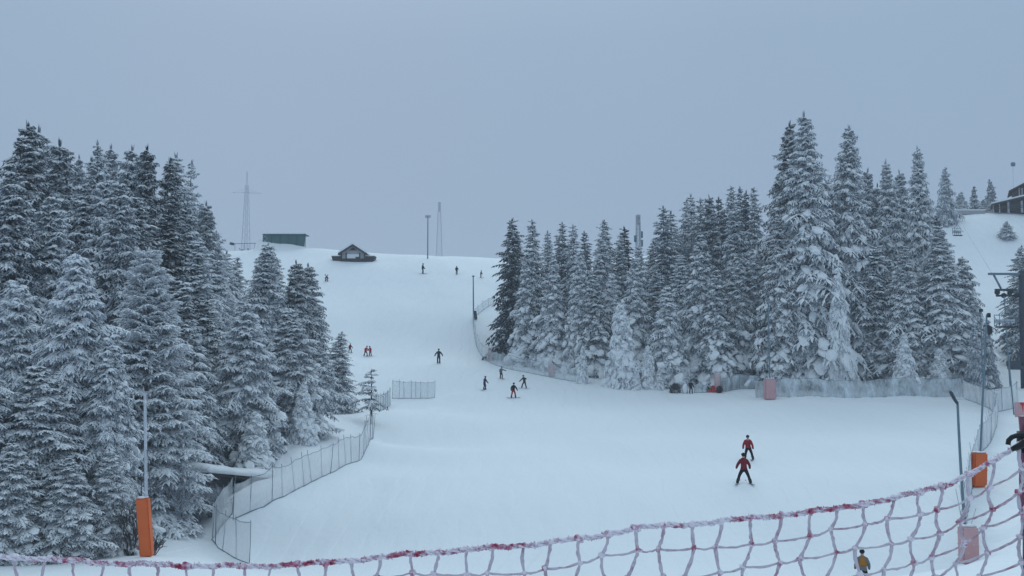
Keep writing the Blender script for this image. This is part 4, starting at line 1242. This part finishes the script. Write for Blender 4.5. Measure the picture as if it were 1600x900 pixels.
# ------------------------------------------------------------------ people
def clothm(name, c): return simple(name, c, tuple(v * .7 for v in c), scale=9, rough=.85, bump=.25, spec=.1)
C_ = {'red': clothm('red_jacket_cloth', (.34, .02, .035)), 'darkred': clothm('dark_red_jacket_cloth', (.20, .015, .03)), 'black': clothm('black_cloth', (.012, .013, .018)),
      'navy': clothm('navy_cloth', (.02, .028, .05)), 'grey': clothm('grey_cloth', (.16, .18, .20)), 'yellow': clothm('yellow_bib_cloth', (.42, .18, .02)),
      'purple': clothm('dark_violet_cloth', (.05, .03, .08)), 'pale': clothm('pale_cloth', (.5, .5, .52)), 'brown': clothm('brown_cloth', (.07, .05, .04)),
      'brightred': clothm('bright_red_cloth', (.45, .02, .03))}

SK_E = [('pelvis', 'waist'), ('waist', 'chest'), ('chest', 'neck'), ('neck', 'head'), ('head', 'crown')]
for s in 'LR':
    SK_E += [('chest', 'sh' + s), ('sh' + s, 'el' + s), ('el' + s, 'wr' + s), ('wr' + s, 'ha' + s),
             ('pelvis', 'hip' + s), ('hip' + s, 'kn' + s), ('kn' + s, 'an' + s), ('an' + s, 'toe' + s)]
RAD = dict(pelvis=(.155, .12), waist=(.14, .11), chest=(.165, .125), neck=(.062, .062), head=(.085, .10), crown=(.075, .085),
           sh=(.075, .075), el=(.055, .055), wr=(.04, .04), ha=(.045, .03), hip=(.10, .105), kn=(.07, .075), an=(.055, .06), toe=(.05, .045))

def person(px, py, h, yaw, label, jacket='black', trousers='black', helmet='black', stance=.4, crouch=.05, lean=.1, arms=.35, fwd=.15, stride=0.0,
           skis=True, wedge=8, board=False, bib=None, collar=None, poles=False, D=None, group='people on the snow', side=0.0, arm_up=0.0, low=False):
    D = D or hit(px, py)
    root_p = on(px, D)
    k = h / 1.78
    J = {}
    hip_z = .92 - crouch
    J['pelvis'] = Vector((side * .5, 0, hip_z + .02)); J['waist'] = Vector((side * .8, -lean * .35, hip_z + .22)); J['chest'] = Vector((side, -lean * .9, hip_z + .42))
    J['neck'] = Vector((side * 1.1, -lean * 1.35, hip_z + .60)); J['head'] = Vector((side * 1.15, -lean * 1.6 - .02, hip_z + .72)); J['crown'] = Vector((side * 1.2, -lean * 1.7 - .01, hip_z + .83))
    for s, g in (('L', 1), ('R', -1)):
        J['sh' + s] = J['chest'] + Vector((g * .185, 0, .07))
        J['el' + s] = J['sh' + s] + Vector((g * (.05 + arms * .35), -.05 - fwd * .3, -.27 + (arm_up * .35 if g > 0 else 0)))
        J['wr' + s] = J['el' + s] + Vector((g * (arms * .12), -.08 - fwd * .7, -.20 + arms * .08 + (arm_up * .3 if g > 0 else 0)))
        J['ha' + s] = J['wr' + s] + Vector((g * .01, -.06, -.06))
        J['hip' + s] = J['pelvis'] + Vector((g * .10, 0, -.05))
        J['an' + s] = Vector((g * (stance / 2 + .06), -.02 + g * stride * .5, .12))
        mid = (J['hip' + s] + J['an' + s]) / 2
        J['kn' + s] = mid + Vector((g * .01, -.05 - crouch * .9, .03))
        J['toe' + s] = J['an' + s] + Vector((g * .0, -.15, -.06))
    names = list(J); idx = {n: i for i, n in enumerate(names)}
    me = bpy.data.meshes.new('skel'); me.from_pydata([J[n] for n in names], [(idx[a], idx[b]) for a, b in SK_E], []); me.update()
    ob = bpy.data.objects.new('skel', me); COL.objects.link(ob)
    md = ob.modifiers.new('skin', 'SKIN')
    sv = me.skin_vertices[0].data
    for n in names:
        r = RAD.get(n) or RAD[n[:-1]]; sv[idx[n]].radius = r; sv[idx[n]].use_root = (n == 'pelvis')
    ob.modifiers.new('sub', 'SUBSURF').levels = 1 if h < 1.5 or D > 100 else 2
    bpy.context.view_layer.update()
    dg = bpy.context.evaluated_depsgraph_get()
    bm_ = bpy.data.meshes.new_from_object(ob.evaluated_get(dg))
    bpy.data.objects.remove(ob); 
    bm_.materials.clear(); bm_.materials.append(M['skin'])
    for pl in bm_.polygons: pl.use_smooth = True; pl.material_index = 0
    root = bpy.data.objects.new('person', bm_); link(root)
    root.location = root_p; root.rotation_euler = (0, 0, yaw); root.scale = (k, k, k)
    meta(root, label, 'person', group)
    # nearest bone of each face
    def near(c):
        best, bn = 9, None
        for a, b in SK_E:
            A, B = J[a], J[b]; t = max(0, min(1, (c - A).dot(B - A) / (B - A).length_squared))
            d = (c - (A + (B - A) * t)).length
            if d < best: best, bn = d, (a, b)
        return bn
    reg = {}
    for pl in bm_.polygons:
        a, b = near(pl.center)
        if b == 'neck' : rg = 'jacket'
        elif b in ('head', 'crown'): rg = 'head' if pl.center.z > J['neck'].z + .02 else 'jacket'
        elif b[:2] in ('ha',): rg = 'glove'
        elif b[:2] in ('sh', 'el', 'wr') or b in ('waist', 'chest'): rg = 'jacket'
        elif b[:3] == 'toe': rg = 'boot'
        elif b[:2] == 'an': rg = 'boot' if pl.center.z < .30 else 'trousers'
        elif b[:3] == 'hip': rg = 'jacket' if pl.center.z > J['pelvis'].z - .02 else 'trousers'
        else: rg = 'trousers'
        reg.setdefault(rg, []).append(pl)
    for rg, off, mat in (('jacket', .028, C_[jacket]), ('trousers', .018, C_[trousers]), ('boot', .035, M['black']), ('glove', .014, M['black'])):
        if rg not in reg: continue
        vs, fs = {}, []
        for pl in reg[rg]:
            fs.append([vs.setdefault(v, len(vs)) for v in pl.vertices])
        co = [bm_.vertices[v].co + bm_.vertices[v].normal * off for v in vs]
        m_ = bpy.data.meshes.new(rg); m_.from_pydata(co, [], fs); m_.materials.append(mat); m_.update()
        for pl in m_.polygons: pl.use_smooth = True
        link(bpy.data.objects.new({'boot': 'boots', 'glove': 'gloves'}.get(rg, rg), m_), root)
    hd = (J['head'] + J['crown']) / 2
    mb = MB(); mb.ball(hd + Vector((0, .015, .045)), (.125, .145, .115)); mb.build('helmet', C_[helmet] if helmet in C_ else M['black'], root)
    mb = MB(); mb.ball(hd + Vector((0, -.105, .0)), (.085, .035, .038)); mb.build('goggles', M['glass'], root)
    if D < 90:
        mb = MB(); mb.ball(hd + Vector((0, -.125, -.045)), (.016, .022, .02), sub=1); mb.build('nose', M['skin'], root)
    if collar:
        mb = MB(); mb.ball(J['neck'] + Vector((0, -.03, .0)), (.10, .10, .06)); mb.build('collar', C_[collar], root)
    if bib:
        mb = MB(); mb.box((J['chest'] + J['waist']) / 2 + Vector((0, 0, .03)), (.40, .38, .50), Matrix.Rotation(math.atan2(lean, .4), 3, 'X'), bevel=.09); mb.build('bib', C_[bib], root)
    if skis:
        for s, g in (('L', 1), ('R', -1)):
            mb = MB(); q = J['an' + s]; n = 9
            pts = []
            for i in range(n + 1):
                u = i / n; y = .72 - 1.6 * u
                pts.append((y, .015 + (.10 * ((u - .88) / .12) ** 2 if u > .88 else 0), .045 if 0 < i < n else .03))
            bmx = mb.bm; prev = None
            for y, z, w in pts:
                ring = [bmx.verts.new((-w, y, z)), bmx.verts.new((w, y, z)), bmx.verts.new((w, y, z + .018)), bmx.verts.new((-w, y, z + .018))]
                if prev:
                    for j in range(4): bmx.faces.new((prev[j], prev[(j + 1) % 4], ring[(j + 1) % 4], ring[j]))
                else: bmx.faces.new(ring)
                prev = ring
            bmx.faces.new(list(reversed(prev)))
            bmesh.ops.rotate(bmx, verts=bmx.verts, cent=(0, 0, 0), matrix=Matrix.Rotation(R(-g * wedge), 3, 'Z'))
            bmesh.ops.translate(bmx, verts=bmx.verts, vec=(q.x, q.y - .06, 0))
            mb.build('ski', M['ski'], root)
    if board:
        mb = MB(); mb.box((0, -.05, .03), (1.5, .27, .02), bevel=.009); mb.ball((.75, -.05, .05), (.12, .13, .02)); mb.ball((-.75, -.05, .05), (.12, .13, .02)); mb.build('snowboard', M['ski'], root)
    if poles:
        for s, g in (('L', 1), ('R', -1)):
            a = J['ha' + s]; mb = MB(); mb.tube([a + Vector((0, -.02, .08)), Vector((a.x + g * .1, a.y + .35, .02))], .013, 5); mb.build('ski_pole', M['dark_steel'], root)
    return root
def hgt(D, p): return p * D / F
person(1158, 757, 1.80, R(172), 'skier in dark red jacket, legs wide in a snowplough, nearer one on the open piste', 'darkred', 'black', 'black', stance=.62, crouch=.08, lean=.16, arms=.30, fwd=.25, wedge=14)
person(1166, 719, 1.66, R(-12), 'skier in a bright red jacket with white collar behind the dark red one', 'red', 'black', 'black', stance=.45, crouch=.06, lean=.12, arms=.22, fwd=.3, side=-.06, collar='pale', wedge=10, stride=.3)
person(1338, 918, 1.66, R(165), 'skier with a yellow-orange bib seen from behind through the red net', 'grey', 'black', 'black', stance=.35, arms=.15, bib='yellow', lean=.16, D=45.2)
person(802, 622, 1.62, R(20), 'person with black jacket and dark red trousers, nearest of the group below the nets', 'black', 'brightred', 'black', stance=.42, arms=.3, board=True, skis=False)
person(757, 609, 1.50, R(60), 'person in dark violet clothes standing on a snowboard, leftmost of the group below the nets', 'purple', 'navy', 'black', stance=.3, arms=.2, board=True, skis=False)
person(783, 592, 1.42, R(30), 'person with a grey top and dark trousers, uppermost of the group below the nets', 'grey', 'black', 'grey', stance=.2, arms=.5, fwd=.4, arm_up=.4)
person(819, 607, 1.48, R(-35), 'person with one arm raised and legs apart, rightmost of the group below the nets', 'brown', 'black', 'black', stance=.62, arms=.6, lean=.2, arm_up=.5, side=.06)
person(686, 568, 1.85, R(5), 'skier in navy clothes alone in the middle of the piste, elbows out', 'navy', 'navy', 'black', stance=.14, arms=.5, crouch=.06, lean=.1)
person(572, 557, 1.42, R(40), 'dark red dressed skier bending, left one of the red pair near the left forest', 'brightred', 'black', 'black', stance=.5, lean=.28, crouch=.12, arms=.4)
person(580, 557, 1.34, R(-40), 'smaller bright red skier, right one of the red pair near the left forest', 'brightred', 'brightred', 'black', stance=.4, lean=.12, crouch=.05, arms=.5)
person(548, 552, 1.25, R(30), 'person in dark red half hidden behind the last dark fir of the left forest', 'darkred', 'black', 'darkred', stance=.4, arms=.25, lean=.1)
person(508, 440, 1.25, R(80), 'crouching dark figure below the gabled hut, left one of two', 'black', 'black', 'black', stance=.25, lean=.38, crouch=.22, arms=-.05, fwd=.05, skis=False)
person(512.5, 440, 1.30, R(-75), 'crouching dark figure with a reddish top below the gabled hut, right one of two', 'darkred', 'black', 'black', stance=.2, lean=.38, crouch=.22, arms=-.05, fwd=.05, skis=False)
person(660, 428, 1.80, R(75), 'tall dark figure high on the slope, left of the three near the crest', 'black', 'navy', 'black', stance=.1, arms=.1, lean=.05)
person(713.5, 429, 1.45, R(10), 'dark figure high on the slope, middle one of the three near the crest', 'black', 'black', 'black', stance=.08, arms=.1, lean=.0)
person(751, 434, 1.25, R(70), 'small dark figure high on the slope, right of the three near the crest', 'black', 'black', 'black', stance=.2, arms=.15, lean=.12)
person(1077.5, 615, 1.45, R(10), 'person all in black standing between the white board and the netting panel', 'black', 'black', 'black', stance=.26, arms=.12, lean=.03, skis=False)

# ------------------------------------------------------------------ red safety net in the foreground
def rope_mat():
    m, nt, b = new_mat('frosted_red_cord'); N = nt.nodes
    tc = N.new('ShaderNodeTexCoord')
    n1 = N.new('ShaderNodeTexNoise'); n1.inputs['Scale'].default_value = 34; n1.inputs['Detail'].default_value = 5; n1.inputs['Roughness'].default_value = .7
    n2 = N.new('ShaderNodeTexNoise'); n2.inputs['Scale'].default_value = 120; n2.inputs['Detail'].default_value = 3
    n3 = N.new('ShaderNodeTexNoise'); n3.inputs['Scale'].default_value = 9; n3.inputs['Detail'].default_value = 2
    for n in (n1, n2, n3): nt.links.new(tc.outputs['Object'], n.inputs['Vector'])
    ad = N.new('ShaderNodeMath'); ad.operation = 'MULTIPLY_ADD'; ad.inputs[1].default_value = .45
    nt.links.new(n2.outputs['Fac'], ad.inputs[0]); nt.links.new(n1.outputs['Fac'], ad.inputs[2])
    ad2 = N.new('ShaderNodeMath'); ad2.operation = 'MULTIPLY_ADD'; ad2.inputs[1].default_value = .5
    nt.links.new(n3.outputs['Fac'], ad2.inputs[0]); nt.links.new(ad.outputs[0], ad2.inputs[2])
    rp = N.new('ShaderNodeValToRGB')
    cr = rp.color_ramp; cr.elements[0].position = .78; cr.elements[0].color = (.30, .02, .06, 1)
    cr.elements[1].position = 1.0; cr.elements[1].color = (.78, .72, .80, 1)
    e1 = cr.elements.new(.88); e1.color = (.50, .18, .26, 1)
    e2 = cr.elements.new(.94); e2.color = (.55, .42, .52, 1)
    nt.links.new(ad2.outputs[0], rp.inputs['Fac']); nt.links.new(rp.outputs['Color'], b.inputs['Base Color'])
    b.inputs['Roughness'].default_value = .85
    bp = N.new('ShaderNodeBump'); bp.inputs['Strength'].default_value = .8; bp.inputs['Distance'].default_value = .003
    nt.links.new(n2.outputs['Fac'], bp.inputs['Height']); nt.links.new(bp.outputs[0], b.inputs['Normal'])
    return m
def mesh_cord_mat():
    m = rope_mat(); m.name = 'frosted_mauve_cord'
    for n in m.node_tree.nodes:
        if n.type == 'VALTORGB':
            e = n.color_ramp.elements
            e[0].color = (.30, .03, .06, 1); e[1].color = (.42, .22, .28, 1); e[2].color = (.43, .30, .37, 1); e[3].color = (.58, .53, .60, 1)
            e[0].position = .66; e[1].position = .74; e[2].position = .82
    return m
M['rope'] = rope_mat(); M['cord'] = mesh_cord_mat()

def foreground_net():
    DN = 1.80; k = DN / F
    key = [(-260, 858), (-120, 862), (0, 869), (100, 876), (200, 881), (300, 884), (400, 885), (500, 880), (600, 870), (700, 861), (820, 852), (920, 840), (1000, 824), (1080, 819),
           (1200, 807), (1300, 796), (1400, 778), (1480, 757), (1540, 728), (1600, 690), (1640, 660)]
    kx = [a for a, b in key]; ky = [b for a, b in key]
    def topy(px): return float(np.interp(px, kx, ky))
    rnd = random.Random(8)
    root = empty('safety_net', at(800, 860, DN), 0, 'frosted red and white safety net across the very front of the view', 'net')
    O = root.location.copy()
    def W(px, py, dy=0.0): return at(px, py, DN + dy) - O
    cols = []
    px = -240.0
    while px < 1600:
        cols.append(px); px += (44.5 if px < 1350 else 39) + rnd.uniform(-3, 3)
    cols.append(1603)
    nrow = 30
    knots = []
    for c, px in enumerate(cols):
        col = []; x = px; y = topy(px)
        wig = rnd.uniform(-1, 1)
        step0 = 36 if px < 700 else 39
        lx = -0.10 if px > 700 else -.03
        for r in range(nrow):
            jig = 5.5 * (1 if (r + c) % 2 else -1) * (0 if r == 0 else 1)
            if px > 1560: jig *= .2
            # the mesh hangs in a plane through the rope; the lower rows run parallel to it
            yy = y + r * step0 * (.96 + .04 * math.sin(px / 130)) + (rnd.uniform(-2.2, 2.2) if r else 0) + (4 * math.sin(px / 60 + r) if r else 0)
            xx = x + lx * r * step0 * (1 if px < 1560 else 0) + jig + rnd.uniform(-1.5, 1.5)
            col.append(W(xx, yy, .02 * math.sin(px / 90 + r * .6) + rnd.uniform(-.006, .006)))
        knots.append(col)
    # top rope: three strands twisted round each other, thickened with rime
    def rough_tube(mb, pts, r, n=7, j=.22):
        mb.tube(pts, [r * rnd.uniform(1 - j, 1 + j) for _ in pts], n)
    line = []
    for i in range(0, 1301):
        px = -250 + i * 1.45; line.append(W(px, topy(px) + 1.3 * math.sin(px / 21) + .8 * math.sin(px / 7.3), .0))
    mb = MB()
    for s in range(3):
        pts = []
        for i, q in enumerate(line):
            ph = i * .21 + s * 2.09
            pts.append(q + Vector((0, math.cos(ph), math.sin(ph))) * .0026)
        rough_tube(mb, pts, .0025, 6, .3)
    tr = mb.build('top_rope', M['rope'], root)
    # hoar crystals standing on the rope
    mb = MB()
    for i in range(1400):
        q = line[rnd.randrange(len(line))]
        a = rnd.uniform(0, 6.28); d = Vector((rnd.uniform(-.5, .5), math.cos(a), math.sin(a) + .25)).normalized()
        b = q + d * .0035; e_ = b + d * rnd.uniform(.001, .0038)
        mb.tube([b, e_], [.0014, .0007], 3, cap=False)
    mb.build('rime', M['rope'], tr)
    # meshes
    mb = MB()
    def strand(a, b, bend, r):
        pts = []
        n = 7
        for i in range(n + 1):
            u = i / n
            w = math.sin(math.pi * u)
            pts.append(a.lerp(b, u) + bend * w + Vector((rnd.uniform(-1, 1), rnd.uniform(-1, 1), rnd.uniform(-1, 1))) * .0007)
        rough_tube(mb, pts, r, 6, .28)
    for c, col in enumerate(knots):
        for r in range(nrow - 1):
            strand(col[r], col[r + 1], Vector((.0025 * (1 if (r + c) % 2 else -1) + rnd.uniform(-.002, .002), 0, 0)), .0028)
            if c + 1 < len(knots) and r > 0:
                strand(col[r], knots[c + 1][r], Vector((0, 0, -.0035)), .0021)
    mb.build('mesh_cords', M['cord'], root)
    mb = MB()
    for c, col in enumerate(knots):
        for r in range(nrow):
            s = .0062 if r == 0 else .0052
            mb.ball(col[r], (s * rnd.uniform(.8, 1.5), s, s * rnd.uniform(.7, 1.2)), Matrix.Rotation(rnd.uniform(-.5, .5), 3, 'Y'), sub=2, noise=.25, seed=c * 100 + r)
    mb.build('knots', M['rope'], root)
    # pole and its black hook at the right
    pole = empty('net_pole', at(1602, 690, DN + .02), 0, 'frosted dark red net pole cut off by the right edge of the photo', 'net pole')
    zlow = -1.75 - pole.location.z
    mb = MB(); n = 60
    mb.tube([(.0015 * math.sin(i * 1.1), 0, zlow + (0.045 - zlow) * i / n) for i in range(n + 1)], [.0105 * rnd.uniform(.92, 1.08) for _ in range(n + 1)], 10)
    mb.build('pole', M['rope_dark'], pole)
    O2 = pole.location
    def Q(px, py, dy=0): return at(px, py, DN + dy) - O2
    mb = MB(); mb.tube([Q(1575, 695, -.02), Q(1576, 688, -.02), Q(1581, 683, -.02), Q(1590, 680, -.02), Q(1600, 679, -.015), Q(1612, 681, 0)], .0042, 10)
    mb.tube([Q(1581, 702, -.02), Q(1588, 699, -.02), Q(1596, 695, -.02), Q(1604, 690, -.01), Q(1612, 688, 0)], [.004, .0055, .0065, .009, .009], 10)
    mb.tube([Q(1602, 674, 0), Q(1602, 707, 0)], .014, 12)
    mb.build('hook', M['black'], pole)
M['rope_dark'] = simple('frosted_maroon_plastic', (.14, .03, .05), (.32, .16, .22), scale=60, rough=.7, bump=.5, frost=.10)
foreground_net()
